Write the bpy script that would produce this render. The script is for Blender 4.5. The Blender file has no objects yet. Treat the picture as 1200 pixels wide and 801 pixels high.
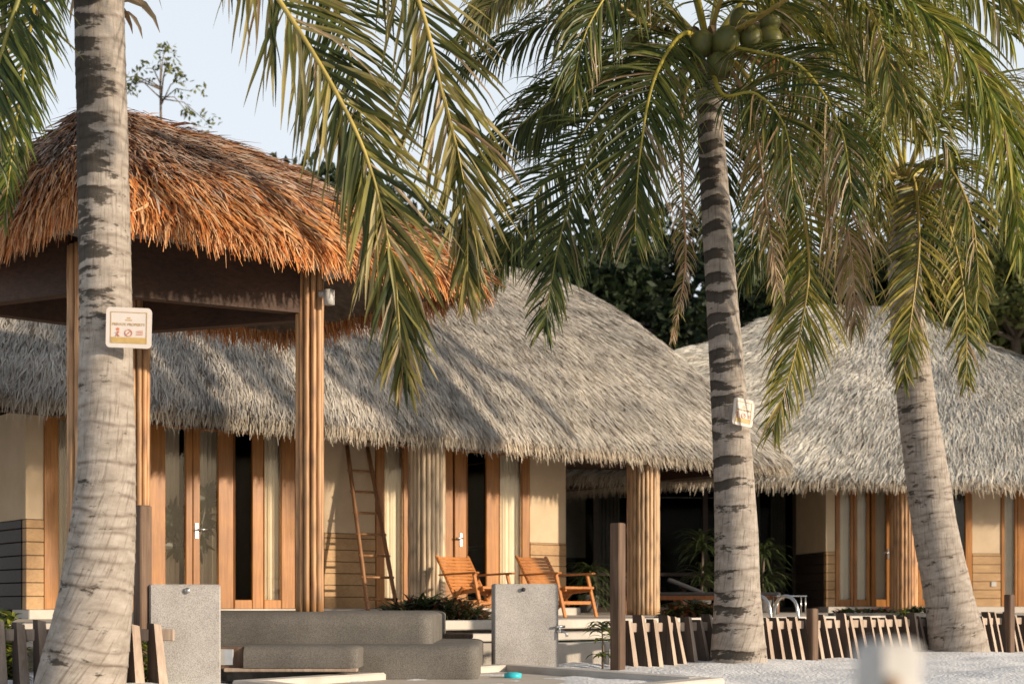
import bpy, math, random
import numpy as np
from mathutils import Vector, Matrix, noise as mnoise

rnd = random.Random(7)
rng = np.random.default_rng(11)
scn = bpy.context.scene
COL = scn.collection
F = 1667.0            # focal length in photo pixels (50 mm on 36 mm, 1200 px wide)
HOR = 705.0           # horizon row of the photo
CAMZ = 0.65

def at(px, py, Y):
    return Vector(((px - 600) / F * Y, Y, CAMZ + (HOR - py) / F * Y))
def gx(px, Y):
    return (px - 600) / F * Y

# ------------------------------------------------------------------ materials
def new_mat(name):
    m = bpy.data.materials.new(name); m.use_nodes = True
    nt = m.node_tree
    b = nt.nodes['Principled BSDF']
    return m, nt, b
def N(nt, t, **kw):
    n = nt.nodes.new(t)
    for k, v in kw.items():
        if k.startswith('i_'): n.inputs[k[2:].replace('_', ' ')].default_value = v
        else: setattr(n, k, v)
    return n
def ramp(nt, stops):
    r = nt.nodes.new('ShaderNodeValToRGB')
    e = r.color_ramp.elements
    while len(e) < len(stops): e.new(0.5)
    for i, (p, c) in enumerate(stops):
        e[i].position = p; e[i].color = (c[0], c[1], c[2], 1)
    return r
def coords(nt, scale=(1, 1, 1), kind='Object', rot=(0, 0, 0)):
    tc = nt.nodes.new('ShaderNodeTexCoord'); mp = nt.nodes.new('ShaderNodeMapping')
    mp.inputs['Scale'].default_value = scale; mp.inputs['Rotation'].default_value = rot
    nt.links.new(tc.outputs[kind], mp.inputs['Vector'])
    return mp.outputs['Vector']
def noise_mat(name, stops, scale=(1, 1, 1), nscale=5, detail=6, rough=0.7, bump=0.2, bscale=None, kind='Object', spec=0.3, bdist=0.02):
    m, nt, b = new_mat(name)
    v = coords(nt, scale, kind)
    n = N(nt, 'ShaderNodeTexNoise', i_Scale=nscale, i_Detail=detail, i_Roughness=0.62)
    nt.links.new(v, n.inputs['Vector'])
    r = ramp(nt, stops); nt.links.new(n.outputs['Fac'], r.inputs['Fac'])
    nt.links.new(r.outputs['Color'], b.inputs['Base Color'])
    b.inputs['Roughness'].default_value = rough
    b.inputs['Specular IOR Level'].default_value = spec
    if bump:
        n2 = N(nt, 'ShaderNodeTexNoise', i_Scale=bscale or nscale * 3, i_Detail=5)
        nt.links.new(v, n2.inputs['Vector'])
        bp = N(nt, 'ShaderNodeBump', i_Strength=bump, i_Distance=bdist)
        nt.links.new(n2.outputs['Fac'], bp.inputs['Height']); nt.links.new(bp.outputs['Normal'], b.inputs['Normal'])
    return m
def attr_mat(name, rough=0.6, trans=0.0, spec=0.3, mult=None, nscale=6):
    m, nt, b = new_mat(name)
    a = N(nt, 'ShaderNodeAttribute', attribute_name='Col')
    n = N(nt, 'ShaderNodeTexNoise', i_Scale=nscale, i_Detail=3)
    nt.links.new(coords(nt), n.inputs['Vector'])
    r = ramp(nt, [(0.3, (0.72, 0.72, 0.72)), (0.7, (1.15, 1.12, 1.08))]); nt.links.new(n.outputs['Fac'], r.inputs['Fac'])
    mx = N(nt, 'ShaderNodeMixRGB', blend_type='MULTIPLY'); mx.inputs['Fac'].default_value = 1
    nt.links.new(a.outputs['Color'], mx.inputs[1]); nt.links.new(r.outputs['Color'], mx.inputs[2])
    nt.links.new(mx.outputs[0], b.inputs['Base Color'])
    b.inputs['Roughness'].default_value = rough; b.inputs['Specular IOR Level'].default_value = spec
    if trans:
        t = N(nt, 'ShaderNodeBsdfTranslucent'); nt.links.new(mx.outputs[0], t.inputs['Color'])
        ms = N(nt, 'ShaderNodeMixShader'); ms.inputs[0].default_value = trans
        nt.links.new(b.outputs[0], ms.inputs[1]); nt.links.new(t.outputs[0], ms.inputs[2])
        nt.links.new(ms.outputs[0], nt.nodes['Material Output'].inputs['Surface'])
    return m
def wood_mat(name, dark, light, axis='z', rough=0.5, fine=1.0, bump=0.15):
    sc = {'z': (14, 14, 0.7), 'x': (0.7, 14, 14), 'y': (14, 0.7, 14)}[axis]
    m, nt, b = new_mat(name)
    v = coords(nt, tuple(c * fine for c in sc))
    n = N(nt, 'ShaderNodeTexNoise', i_Scale=2.2, i_Detail=8, i_Roughness=0.65, i_Distortion=0.6)
    nt.links.new(v, n.inputs['Vector'])
    r = ramp(nt, [(0.28, dark), (0.72, light)]); nt.links.new(n.outputs['Fac'], r.inputs['Fac'])
    n3 = N(nt, 'ShaderNodeTexNoise', i_Scale=1.3, i_Detail=3); nt.links.new(coords(nt), n3.inputs['Vector'])
    r3 = ramp(nt, [(0.3, (0.62, 0.58, 0.55)), (0.7, (1.1, 1.1, 1.1))]); nt.links.new(n3.outputs['Fac'], r3.inputs['Fac'])
    mx = N(nt, 'ShaderNodeMixRGB', blend_type='MULTIPLY'); mx.inputs['Fac'].default_value = 1
    nt.links.new(r.outputs['Color'], mx.inputs[1]); nt.links.new(r3.outputs['Color'], mx.inputs[2])
    nt.links.new(mx.outputs[0], b.inputs['Base Color'])
    b.inputs['Roughness'].default_value = rough; b.inputs['Specular IOR Level'].default_value = 0.35
    bp = N(nt, 'ShaderNodeBump', i_Strength=bump, i_Distance=0.01)
    nt.links.new(n.outputs['Fac'], bp.inputs['Height']); nt.links.new(bp.outputs['Normal'], b.inputs['Normal'])
    return m

M = {}
M['frond'] = attr_mat('palm_leaflet', rough=0.42, trans=0.38, spec=0.3)
M['rachis'] = attr_mat('palm_rachis', rough=0.45, spec=0.4)
M['leaf'] = attr_mat('leaf', rough=0.45, trans=0.22, spec=0.4)
M['tree_leaf'] = attr_mat('tree_leaf', rough=0.6, trans=0.2, spec=0.25, nscale=0.5)
M['thatch'] = attr_mat('thatch', rough=0.75, trans=0.08, spec=0.2, nscale=1.3)
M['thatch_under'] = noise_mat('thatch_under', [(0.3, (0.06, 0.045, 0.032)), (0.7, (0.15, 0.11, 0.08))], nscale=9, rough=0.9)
M['door_wood'] = wood_mat('oiled_door_wood', (0.25, 0.092, 0.017), (0.48, 0.215, 0.05), rough=0.42)
M['door_wood_dark'] = wood_mat('dark_door_wood', (0.16, 0.062, 0.024), (0.28, 0.115, 0.045), rough=0.45)
M['chair_wood'] = wood_mat('chair_wood', (0.38, 0.135, 0.032), (0.62, 0.26, 0.075), axis='x', rough=0.38)
M['plank'] = wood_mat('plank_wood', (0.37, 0.225, 0.10), (0.53, 0.345, 0.175), axis='x', rough=0.6)
M['plank_dark'] = wood_mat('dark_plank_wood', (0.028, 0.02, 0.014), (0.06, 0.042, 0.03), axis='x', rough=0.6)
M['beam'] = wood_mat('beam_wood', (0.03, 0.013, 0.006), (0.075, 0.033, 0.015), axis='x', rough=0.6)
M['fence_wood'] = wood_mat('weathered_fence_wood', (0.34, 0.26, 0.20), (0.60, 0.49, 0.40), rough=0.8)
M['shaded_wood'] = wood_mat('shaded_fence_wood', (0.05, 0.034, 0.025), (0.12, 0.082, 0.06), rough=0.8)  # picket sides, their shade put into the wood colour
M['post_wood'] = wood_mat('gate_post_wood', (0.08, 0.05, 0.034), (0.22, 0.145, 0.10), rough=0.8)
M['soffit'] = noise_mat('soffit_board', [(0.3, (0.36, 0.33, 0.29)), (0.7, (0.5, 0.46, 0.4))], nscale=3, rough=0.8)
M['plaster'] = noise_mat('cream_plaster', [(0.3, (0.50, 0.38, 0.245)), (0.7, (0.59, 0.46, 0.315))], nscale=2.2, rough=0.85, bump=0.08)
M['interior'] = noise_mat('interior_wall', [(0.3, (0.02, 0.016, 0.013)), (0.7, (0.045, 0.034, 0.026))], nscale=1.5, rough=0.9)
M['curtain'] = noise_mat('curtain_cloth', [(0.3, (0.74, 0.65, 0.52)), (0.7, (0.84, 0.75, 0.62))], nscale=3, rough=0.9, bump=0.05)
M['curtain_grey'] = noise_mat('grey_curtain_cloth', [(0.3, (0.35, 0.34, 0.31)), (0.7, (0.48, 0.46, 0.43))], nscale=3, rough=0.9, bump=0.05)
M['concrete'] = noise_mat('pale_concrete', [(0.25, (0.40, 0.36, 0.315)), (0.55, (0.53, 0.485, 0.43)), (0.8, (0.60, 0.555, 0.495))], nscale=2.5, rough=0.8, bump=0.15, bscale=40)
M['deck'] = noise_mat('deck_stone', [(0.3, (0.42, 0.37, 0.31)), (0.7, (0.55, 0.49, 0.42))], nscale=3, rough=0.75)
M['steel'] = noise_mat('brushed_steel', [(0.3, (0.55, 0.55, 0.54)), (0.7, (0.68, 0.68, 0.67))], nscale=8, rough=0.28, bump=0.02)
M['steel'].node_tree.nodes['Principled BSDF'].inputs['Metallic'].default_value = 0.9
M['dark_box'] = noise_mat('dark_stone', [(0.3, (0.07, 0.068, 0.066)), (0.7, (0.13, 0.125, 0.12))], nscale=12, rough=0.8)
M['wicker'] = noise_mat('dark_wicker', [(0.3, (0.025, 0.025, 0.027)), (0.7, (0.06, 0.06, 0.064))], nscale=40, rough=0.7, bump=0.4)
M['white_paint'] = noise_mat('weathered_white', [(0.25, (0.38, 0.36, 0.33)), (0.6, (0.52, 0.50, 0.47))], nscale=14, rough=0.6, bump=0.1)
M['sign'] = noise_mat('sign_panel', [(0.3, (0.56, 0.50, 0.45)), (0.7, (0.62, 0.55, 0.50))], nscale=9, rough=0.5, bump=0.02)
M['sign_gold'] = noise_mat('sign_gold', [(0.3, (0.40, 0.26, 0.09)), (0.7, (0.52, 0.36, 0.14))], nscale=20, rough=0.5, bump=0)
M['sign_red'] = noise_mat('sign_red', [(0.3, (0.55, 0.16, 0.08)), (0.7, (0.62, 0.22, 0.12))], nscale=20, rough=0.5, bump=0)
M['teal'] = noise_mat('teal_plastic', [(0.3, (0.02, 0.42, 0.50)), (0.7, (0.05, 0.5, 0.58))], nscale=9, rough=0.4, bump=0.02)
M['bark'] = noise_mat('tree_bark', [(0.3, (0.09, 0.07, 0.05)), (0.7, (0.2, 0.16, 0.12))], nscale=6, rough=0.9)
M['husk'] = noise_mat('palm_husk', [(0.3, (0.20, 0.11, 0.06)), (0.7, (0.42, 0.29, 0.18))], scale=(6, 6, 1), nscale=4, rough=0.9)
M['coconut'] = noise_mat('green_coconut', [(0.25, (0.06, 0.06, 0.018)), (0.6, (0.12, 0.12, 0.03)), (0.8, (0.2, 0.15, 0.05))], nscale=4, rough=0.45, bump=0.05)
M['coconut_brown'] = noise_mat('brown_coconut', [(0.3, (0.28, 0.10, 0.04)), (0.7, (0.42, 0.17, 0.07))], nscale=5, rough=0.6)

def mk_pebble(name, base, dark, light):
    m, nt, b = new_mat(name)
    v = coords(nt)
    vo = N(nt, 'ShaderNodeTexVoronoi', i_Scale=210.0); nt.links.new(v, vo.inputs['Vector'])
    r = ramp(nt, [(0.0, dark), (0.45, base), (1.0, light)])
    sp = N(nt, 'ShaderNodeSeparateColor'); nt.links.new(vo.outputs['Color'], sp.inputs[0])
    nt.links.new(sp.outputs[0], r.inputs['Fac'])
    n = N(nt, 'ShaderNodeTexNoise', i_Scale=2.6, i_Detail=8); nt.links.new(v, n.inputs['Vector'])
    r2 = ramp(nt, [(0.3, (0.72, 0.70, 0.68)), (0.55, (.97, .96, .95)), (0.7, (1.12, 1.10, 1.08))]); nt.links.new(n.outputs['Fac'], r2.inputs['Fac'])
    mx = N(nt, 'ShaderNodeMixRGB', blend_type='MULTIPLY'); mx.inputs['Fac'].default_value = 1
    nt.links.new(r.outputs['Color'], mx.inputs[1]); nt.links.new(r2.outputs['Color'], mx.inputs[2])
    nt.links.new(mx.outputs[0], b.inputs['Base Color']); b.inputs['Roughness'].default_value = 0.75
    bp = N(nt, 'ShaderNodeBump', i_Strength=0.35, i_Distance=0.006)
    nt.links.new(vo.outputs['Distance'], bp.inputs['Height']); nt.links.new(bp.outputs['Normal'], b.inputs['Normal'])
    return m
M['pebble'] = mk_pebble('pebble_dash', (0.37, 0.355, 0.34), (0.24, 0.23, 0.22), (0.47, 0.455, 0.44))
M['carpet'] = mk_pebble('pebble_wash_grey', (0.125, 0.115, 0.10), (0.085, 0.078, 0.068), (0.18, 0.165, 0.145))

def mk_bamboo(name, stops):
    m, nt, b = new_mat(name)
    a = N(nt, 'ShaderNodeAttribute', attribute_name='Col')
    n = N(nt, 'ShaderNodeTexNoise', i_Scale=3.0, i_Detail=6); nt.links.new(coords(nt, (9, 9, 0.8)), n.inputs['Vector'])
    r = ramp(nt, stops); nt.links.new(n.outputs['Fac'], r.inputs['Fac'])
    mx = N(nt, 'ShaderNodeMixRGB', blend_type='MULTIPLY'); mx.inputs['Fac'].default_value = 1
    nt.links.new(r.outputs['Color'], mx.inputs[1]); nt.links.new(a.outputs['Color'], mx.inputs[2])
    nt.links.new(mx.outputs[0], b.inputs['Base Color']); b.inputs['Roughness'].default_value = 0.5
    return m
M['bamboo_warm'] = mk_bamboo('warm_bamboo', [(0.25, (0.30, 0.13, 0.05)), (0.5, (0.50, 0.27, 0.12)), (0.75, (0.60, 0.36, 0.17))])
M['bamboo_pale'] = mk_bamboo('pale_bamboo', [(0.25, (0.38, 0.27, 0.16)), (0.5, (0.56, 0.43, 0.28)), (0.75, (0.64, 0.52, 0.36))])
M['bamboo_mid'] = mk_bamboo('mid_bamboo', [(0.25, (0.30, 0.18, 0.09)), (0.5, (0.48, 0.31, 0.17)), (0.75, (0.58, 0.40, 0.23))])

def mk_glass(name, tint, refl, ior=1.28):
    m, nt, b = new_mat(name)
    nt.nodes.remove(b)
    tr = N(nt, 'ShaderNodeBsdfTransparent'); tr.inputs['Color'].default_value = (*tint, 1)
    gl = N(nt, 'ShaderNodeBsdfGlossy'); gl.inputs['Roughness'].default_value = 0.015; gl.inputs['Color'].default_value = (1, 0.97, 0.92, 1)
    fr = N(nt, 'ShaderNodeFresnel', i_IOR=ior)
    ad = N(nt, 'ShaderNodeMath', operation='ADD', use_clamp=True); ad.inputs[1].default_value = refl
    nt.links.new(fr.outputs[0], ad.inputs[0])
    ms = N(nt, 'ShaderNodeMixShader'); nt.links.new(ad.outputs[0], ms.inputs[0])
    nt.links.new(tr.outputs[0], ms.inputs[1]); nt.links.new(gl.outputs[0], ms.inputs[2])
    nt.links.new(ms.outputs[0], nt.nodes['Material Output'].inputs['Surface'])
    return m
M['glass'] = mk_glass('window_glass', (0.97, 0.97, 0.95), 0.0)
M['glass_dark'] = mk_glass('tinted_glass', (0.62, 0.62, 0.6), 0.0, 1.1)

def mk_trunk():
    m, nt, b = new_mat('palm_bark')
    uv = N(nt, 'ShaderNodeUVMap', uv_map='UVMap')      # u = metres round, v = metres up
    def nz(sx, sy, sc, det, off=0):
        mp = N(nt, 'ShaderNodeMapping'); mp.inputs['Scale'].default_value = (sx, sy, 1); mp.inputs['Location'].default_value = (off, off * 1.7, 0)
        nt.links.new(uv.outputs[0], mp.inputs['Vector'])
        n = N(nt, 'ShaderNodeTexNoise', i_Scale=sc, i_Detail=det, i_Roughness=0.65); nt.links.new(mp.outputs[0], n.inputs['Vector'])
        return n.outputs['Fac']
    base = ramp(nt, [(0.25, (0.20, 0.17, 0.14)), (0.5, (0.32, 0.28, 0.24)), (0.75, (0.43, 0.385, 0.34))])
    nt.links.new(nz(1.2, 2.2, 5, 8), base.inputs['Fac'])
    # vertical cracks
    cr = ramp(nt, [(0.36, (0.42, 0.38, 0.35)), (0.47, (1, 1, 1))]); nt.links.new(nz(20, 1.6, 2.2, 6, 3), cr.inputs['Fac'])
    mx = N(nt, 'ShaderNodeMixRGB', blend_type='MULTIPLY'); mx.inputs['Fac'].default_value = 0.65
    nt.links.new(base.outputs[0], mx.inputs[1]); nt.links.new(cr.outputs[0], mx.inputs[2])
    # ring scars: vertex attribute
    rg = N(nt, 'ShaderNodeAttribute', attribute_name='Col')
    sp = N(nt, 'ShaderNodeSeparateColor'); nt.links.new(rg.outputs['Color'], sp.inputs[0])
    mx2 = N(nt, 'ShaderNodeMixRGB'); mx2.inputs[2].default_value = (0.11, 0.08, 0.06, 1)
    rm = N(nt, 'ShaderNodeMath', operation='MULTIPLY'); nt.links.new(sp.outputs[0], rm.inputs[0])
    rr = ramp(nt, [(0.38, (0.05, 0.05, 0.05)), (0.6, (1, 1, 1))]); nt.links.new(nz(2.5, 3, 2.5, 6, 9), rr.inputs['Fac']); nt.links.new(rr.outputs[0], rm.inputs[1])
    nt.links.new(rm.outputs[0], mx2.inputs['Fac']); nt.links.new(mx.outputs[0], mx2.inputs[1])
    # black stain patches hanging under the scars, strength from attribute G
    st = ramp(nt, [(0.0, (0, 0, 0)), (1.0, (1, 1, 1))])
    na = N(nt, 'ShaderNodeMath', operation='MULTIPLY_ADD'); na.inputs[1].default_value = 2.0; na.inputs[2].default_value = -.55; nt.links.new(nz(2.6, 6.5, 2.2, 8, 21), na.inputs[0])
    sm = N(nt, 'ShaderNodeMath', operation='ADD'); nt.links.new(na.outputs[0], sm.inputs[0]); nt.links.new(sp.outputs[1], sm.inputs[1])
    mr = N(nt, 'ShaderNodeMapRange'); mr.inputs[1].default_value = 0.70; mr.inputs[2].default_value = 0.84
    nt.links.new(sm.outputs[0], mr.inputs[0])
    mx3 = N(nt, 'ShaderNodeMixRGB'); mx3.inputs[2].default_value = (0.022, 0.018, 0.014, 1)
    mm = N(nt, 'ShaderNodeMath', operation='MULTIPLY'); mm.inputs[1].default_value = 0.84; nt.links.new(mr.outputs[0], mm.inputs[0])
    nt.links.new(mm.outputs[0], mx3.inputs['Fac']); nt.links.new(mx2.outputs[0], mx3.inputs[1])
    nt.links.new(mx3.outputs[0], b.inputs['Base Color']); b.inputs['Roughness'].default_value = 0.9; b.inputs['Specular IOR Level'].default_value = 0.15
    bp = N(nt, 'ShaderNodeBump', i_Strength=0.35, i_Distance=0.02)
    ba = N(nt, 'ShaderNodeMath', operation='ADD'); nt.links.new(nz(12, 2, 2.5, 6, 3), ba.inputs[0]); nt.links.new(nz(1.5, 7, 3, 6, 5), ba.inputs[1])
    nt.links.new(ba.outputs[0], bp.inputs['Height']); nt.links.new(bp.outputs['Normal'], b.inputs['Normal'])
    return m
M['trunk'] = mk_trunk()

def mk_sand():
    m, nt, b = new_mat('white_sand')
    v = coords(nt)
    n = N(nt, 'ShaderNodeTexNoise', i_Scale=1.6, i_Detail=8, i_Roughness=0.6); nt.links.new(v, n.inputs['Vector'])
    r = ramp(nt, [(0.3, (0.71, 0.705, 0.70)), (0.7, (0.82, 0.815, 0.81))]); nt.links.new(n.outputs['Fac'], r.inputs['Fac'])
    n2 = N(nt, 'ShaderNodeTexNoise', i_Scale=14.0, i_Detail=4); nt.links.new(v, n2.inputs['Vector'])
    r2 = ramp(nt, [(0.27, (0.62, 0.6, 0.58)), (0.36, (1, 1, 1))]); nt.links.new(n2.outputs['Fac'], r2.inputs['Fac'])
    mx = N(nt, 'ShaderNodeMixRGB', blend_type='MULTIPLY'); mx.inputs['Fac'].default_value = 0.8
    nt.links.new(r.outputs[0], mx.inputs[1]); nt.links.new(r2.outputs[0], mx.inputs[2])
    nt.links.new(mx.outputs[0], b.inputs['Base Color']); b.inputs['Roughness'].default_value = 0.95; b.inputs['Specular IOR Level'].default_value = 0.1
    n3 = N(nt, 'ShaderNodeTexNoise', i_Scale=30.0, i_Detail=8); nt.links.new(v, n3.inputs['Vector'])
    bp = N(nt, 'ShaderNodeBump', i_Strength=0.6, i_Distance=0.03); nt.links.new(n3.outputs['Fac'], bp.inputs['Height']); nt.links.new(bp.outputs['Normal'], b.inputs['Normal'])
    return m
M['sand'] = mk_sand()
def mk_water():
    m, nt, b = new_mat('pool_water')
    b.inputs['Base Color'].default_value = (0.10, 0.20, 0.20, 1); b.inputs['Roughness'].default_value = 0.04
    n = N(nt, 'ShaderNodeTexNoise', i_Scale=5.0, i_Detail=3); nt.links.new(coords(nt, (1, 1, 1)), n.inputs['Vector'])
    bp = N(nt, 'ShaderNodeBump', i_Strength=0.06, i_Distance=0.05); nt.links.new(n.outputs['Fac'], bp.inputs['Height']); nt.links.new(bp.outputs['Normal'], b.inputs['Normal'])
    return m
M['water'] = mk_water()

# ------------------------------------------------------------------ mesh builder
class MB:
    def __init__(s): s.v = []; s.f = []; s.mi = []; s.c = []; s.cur = 0; s.col = (1, 1, 1); s.smooth = []; s.sm = False
    def add(s, vs, fs, cols=None):
        o = len(s.v); s.v += [tuple(p) for p in vs]
        s.c += [tuple(c) for c in cols] if cols else [s.col] * len(vs)
        for f in fs: s.f.append(tuple(i + o for i in f)); s.mi.append(s.cur); s.smooth.append(s.sm)
        return s
    def box(s, c, size, rot=None, taper=1.0, bev=0.0):
        hx, hy, hz = [d / 2 for d in size]
        if bev > 0:
            b = min(bev, hx * .8, hy * .8, hz * .8)
            pts = []
            for (zz, k) in ((-hz, b), (-hz + b, 0), (hz - b, 0), (hz, b)):
                x, y = hx - k, hy - k
                pts += [(-x, -y + b, zz), (-x + b, -y, zz), (x - b, -y, zz), (x, -y + b, zz), (x, y - b, zz), (x - b, y, zz), (-x + b, y, zz), (-x, y - b, zz)]
            fs = [tuple(range(7, -1, -1)), tuple(range(24, 32))]
            for r in range(3):
                for i in range(8):
                    j = (i + 1) % 8
                    fs.append((r * 8 + i, r * 8 + j, r * 8 + 8 + j, r * 8 + 8 + i))
        else:
            pts = [(-hx, -hy, -hz), (hx, -hy, -hz), (hx, hy, -hz), (-hx, hy, -hz),
                   (-hx * taper, -hy * taper, hz), (hx * taper, -hy * taper, hz), (hx * taper, hy * taper, hz), (-hx * taper, hy * taper, hz)]
            fs = [(3, 2, 1, 0), (4, 5, 6, 7), (0, 1, 5, 4), (1, 2, 6, 5), (2, 3, 7, 6), (3, 0, 4, 7)]
        R = rot if rot is not None else Matrix.Identity(3)
        return s.add([R @ Vector(p) + Vector(c) for p in pts], fs)
    def bar(s, a, b, w, h, up=(0, 0, 1), bev=0.0):
        a, b = Vector(a), Vector(b); d = (b - a); L = d.length; d.normalize()
        u = Vector(up); x = u.cross(d)
        if x.length < 1e-4: x = Vector((1, 0, 0)).cross(d)
        x.normalize(); y = d.cross(x)
        return s.box((a + b) / 2, (w, h, L), Matrix((x, y, d)).transposed(), bev=bev)
    def tube(s, pts, rad, seg=10, cap=True, cols=None):
        pts = [Vector(p) for p in pts]; n = len(pts)
        rads = rad if hasattr(rad, '__len__') else [rad] * n
        T = [(pts[min(i + 1, n - 1)] - pts[max(i - 1, 0)]).normalized() for i in range(n)]
        ref = Vector((1, 0, 0)) if abs(T[0].x) < 0.9 else Vector((0, 1, 0))
        vs, fs, cs = [], [], []
        x = (ref - T[0] * ref.dot(T[0])).normalized()
        for i in range(n):
            x = (x - T[i] * x.dot(T[i])).normalized(); y = T[i].cross(x)
            for k in range(seg):
                a = 2 * math.pi * k / seg
                vs.append(pts[i] + (x * math.cos(a) + y * math.sin(a)) * rads[i]); cs.append(cols[i] if cols else s.col)
        for i in range(n - 1):
            for k in range(seg):
                j = (k + 1) % seg
                fs.append((i * seg + k, i * seg + j, (i + 1) * seg + j, (i + 1) * seg + k))
        if cap: fs += [tuple(range(seg - 1, -1, -1)), tuple(range((n - 1) * seg, n * seg))]
        sm = s.sm; s.sm = True; s.add(vs, fs, cs); s.sm = sm
        return s
    def ball(s, c, r, seg=14, rings=9, sc=(1, 1, 1), rot=None):
        vs, fs = [], []; R = rot or Matrix.Identity(3)
        for i in range(rings + 1):
            th = math.pi * i / rings
            for k in range(seg):
                a = 2 * math.pi * k / seg
                vs.append(R @ Vector((math.sin(th) * math.cos(a) * r * sc[0], math.sin(th) * math.sin(a) * r * sc[1], math.cos(th) * r * sc[2])) + Vector(c))
        for i in range(rings):
            for k in range(seg):
                j = (k + 1) % seg
                fs.append((i * seg + k, (i + 1) * seg + k, (i + 1) * seg + j, i * seg + j))
        sm = s.sm; s.sm = True; s.add(vs, fs); s.sm = sm
        return s
    def strip(s, pts, widths, nrm, cols, fold=0.0):
        """leaf blade: stations pts, side vector list nrm"""
        vs, fs, cs = [], [], []
        n = len(pts)
        for i in range(n):
            w = nrm[i] * widths[i] * 0.5
            T = (pts[min(i + 1, n - 1)] - pts[max(i - 1, 0)])
            up = T.cross(w)
            if up.length > 1e-9: up.normalize()
            vs += [pts[i] - w + up * fold * widths[i], pts[i], pts[i] + w + up * fold * widths[i]]; cs += [cols[i]] * 3
        for i in range(n - 1):
            a = i * 3; fs += [(a, a + 1, a + 4, a + 3), (a + 1, a + 2, a + 5, a + 4)]
        return s.add(vs, fs, cs)
    def build(s, name, mats, parent=None, loc=None):
        if not isinstance(mats, (list, tuple)): mats = [mats]
        me = bpy.data.meshes.new(name)
        vs = s.v
        if loc is not None: vs = [(p[0] - loc[0], p[1] - loc[1], p[2] - loc[2]) for p in vs]
        me.from_pydata(vs, [], s.f); me.update()
        for m in mats: me.materials.append(m)
        me.polygons.foreach_set('material_index', s.mi); me.polygons.foreach_set('use_smooth', s.smooth)
        ca = me.color_attributes.new('Col', 'FLOAT_COLOR', 'POINT')
        arr = np.ones((len(s.v), 4), np.float32); arr[:, :3] = np.array(s.c, np.float32); ca.data.foreach_set('color', arr.ravel())
        o = bpy.data.objects.new(name, me); COL.objects.link(o)
        if loc is not None: o.location = loc
        if parent is not None:
            o.parent = parent
            o.matrix_parent_inverse = Matrix.Translation(parent.location).inverted() if parent.parent is None else parent_inv(parent)
        return o
def world_of(o):
    m = Matrix.LocRotScale(o.location, o.rotation_euler, o.scale)
    if o.parent: return world_of(o.parent) @ o.matrix_parent_inverse @ m
    return m
def parent_inv(p): return world_of(p).inverted()
def thing(name, label, cat, loc=(0, 0, 0), group=None):
    o = bpy.data.objects.new(name, None); COL.objects.link(o); o.location = loc; o.empty_display_size = 0.2
    return tag(o, label, cat, group)
def tag(o, label=None, cat=None, group=None, kind=None):
    if label: o['label'] = label
    if cat: o['category'] = cat
    if group: o['group'] = group
    if kind: o['kind'] = kind
    return o
def rotz(a): return Matrix.Rotation(a, 3, 'Z')

def np_mesh(name, V, Fq, mats, mi, colors, parent):
    """V (n,3), Fq (m,4) quads"""
    me = bpy.data.meshes.new(name)
    me.vertices.add(len(V)); me.vertices.foreach_set('co', V.astype(np.float32).ravel())
    me.loops.add(Fq.size); me.loops.foreach_set('vertex_index', Fq.astype(np.int32).ravel())
    me.polygons.add(len(Fq)); me.polygons.foreach_set('loop_start', np.arange(0, Fq.size, 4, dtype=np.int32))
    me.update(calc_edges=True)
    for m in mats: me.materials.append(m)
    me.polygons.foreach_set('material_index', mi.astype(np.int32))
    ca = me.color_attributes.new('Col', 'FLOAT_COLOR', 'POINT')
    arr = np.ones((len(V), 4), np.float32); arr[:, :3] = colors; ca.data.foreach_set('color', arr.ravel())
    me.validate()
    o = bpy.data.objects.new(name, me); COL.objects.link(o)
    if parent is not None: o.parent = parent; o.matrix_parent_inverse = parent_inv(parent)
    return o

# ------------------------------------------------------------------ camera, sky, sun
cam = bpy.data.cameras.new('camera'); cam_o = bpy.data.objects.new('camera', cam); COL.objects.link(cam_o)
cam.lens = 50.0; cam.sensor_width = 36.0; cam.sensor_fit = 'HORIZONTAL'
cam.shift_y = (HOR - 400.5) / 1200.0
cam.clip_start = 0.05; cam.clip_end = 3000
cam_o.location = (0, 0, CAMZ); cam_o.rotation_euler = (math.radians(90), 0, 0)
cam.dof.use_dof = True; cam.dof.focus_distance = 13.0; cam.dof.aperture_fstop = 2.0
scn.camera = cam_o

SUN_AZ = math.atan2(0.91, -0.42); SUN_EL = math.radians(14.5)
w = bpy.data.worlds.new('World'); scn.world = w; w.use_nodes = True
nt = w.node_tree; bg = nt.nodes['Background']
sky = nt.nodes.new('ShaderNodeTexSky'); sky.sky_type = 'NISHITA'; sky.sun_disc = False
sky.sun_elevation = SUN_EL; sky.sun_rotation = SUN_AZ; sky.dust_density = 2.5; sky.air_density = 1.0; sky.ozone_density = 1.0
veil = nt.nodes.new('ShaderNodeMixRGB'); veil.inputs['Fac'].default_value = 0.72; veil.inputs[2].default_value = (7.6, 8.0, 8.4, 1)   # thin high cloud veil
tcw = nt.nodes.new('ShaderNodeTexCoord'); sx = nt.nodes.new('ShaderNodeSeparateXYZ'); nt.links.new(tcw.outputs['Generated'], sx.inputs[0])
vr = nt.nodes.new('ShaderNodeValToRGB'); ve = vr.color_ramp.elements; ve[0].position = 0.0; ve[0].color = (.78, .78, .78, 1); ve[1].position = .75; ve[1].color = (.06, .06, .06, 1)
e_ = vr.color_ramp.elements.new(.38); e_.color = (.72, .72, .72, 1); nt.links.new(sx.outputs[2], vr.inputs[0]); nt.links.new(vr.outputs[0], veil.inputs['Fac'])
nt.links.new(sky.outputs[0], veil.inputs[1]); nt.links.new(veil.outputs[0], bg.inputs['Color']); bg.inputs['Strength'].default_value = 0.12
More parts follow.
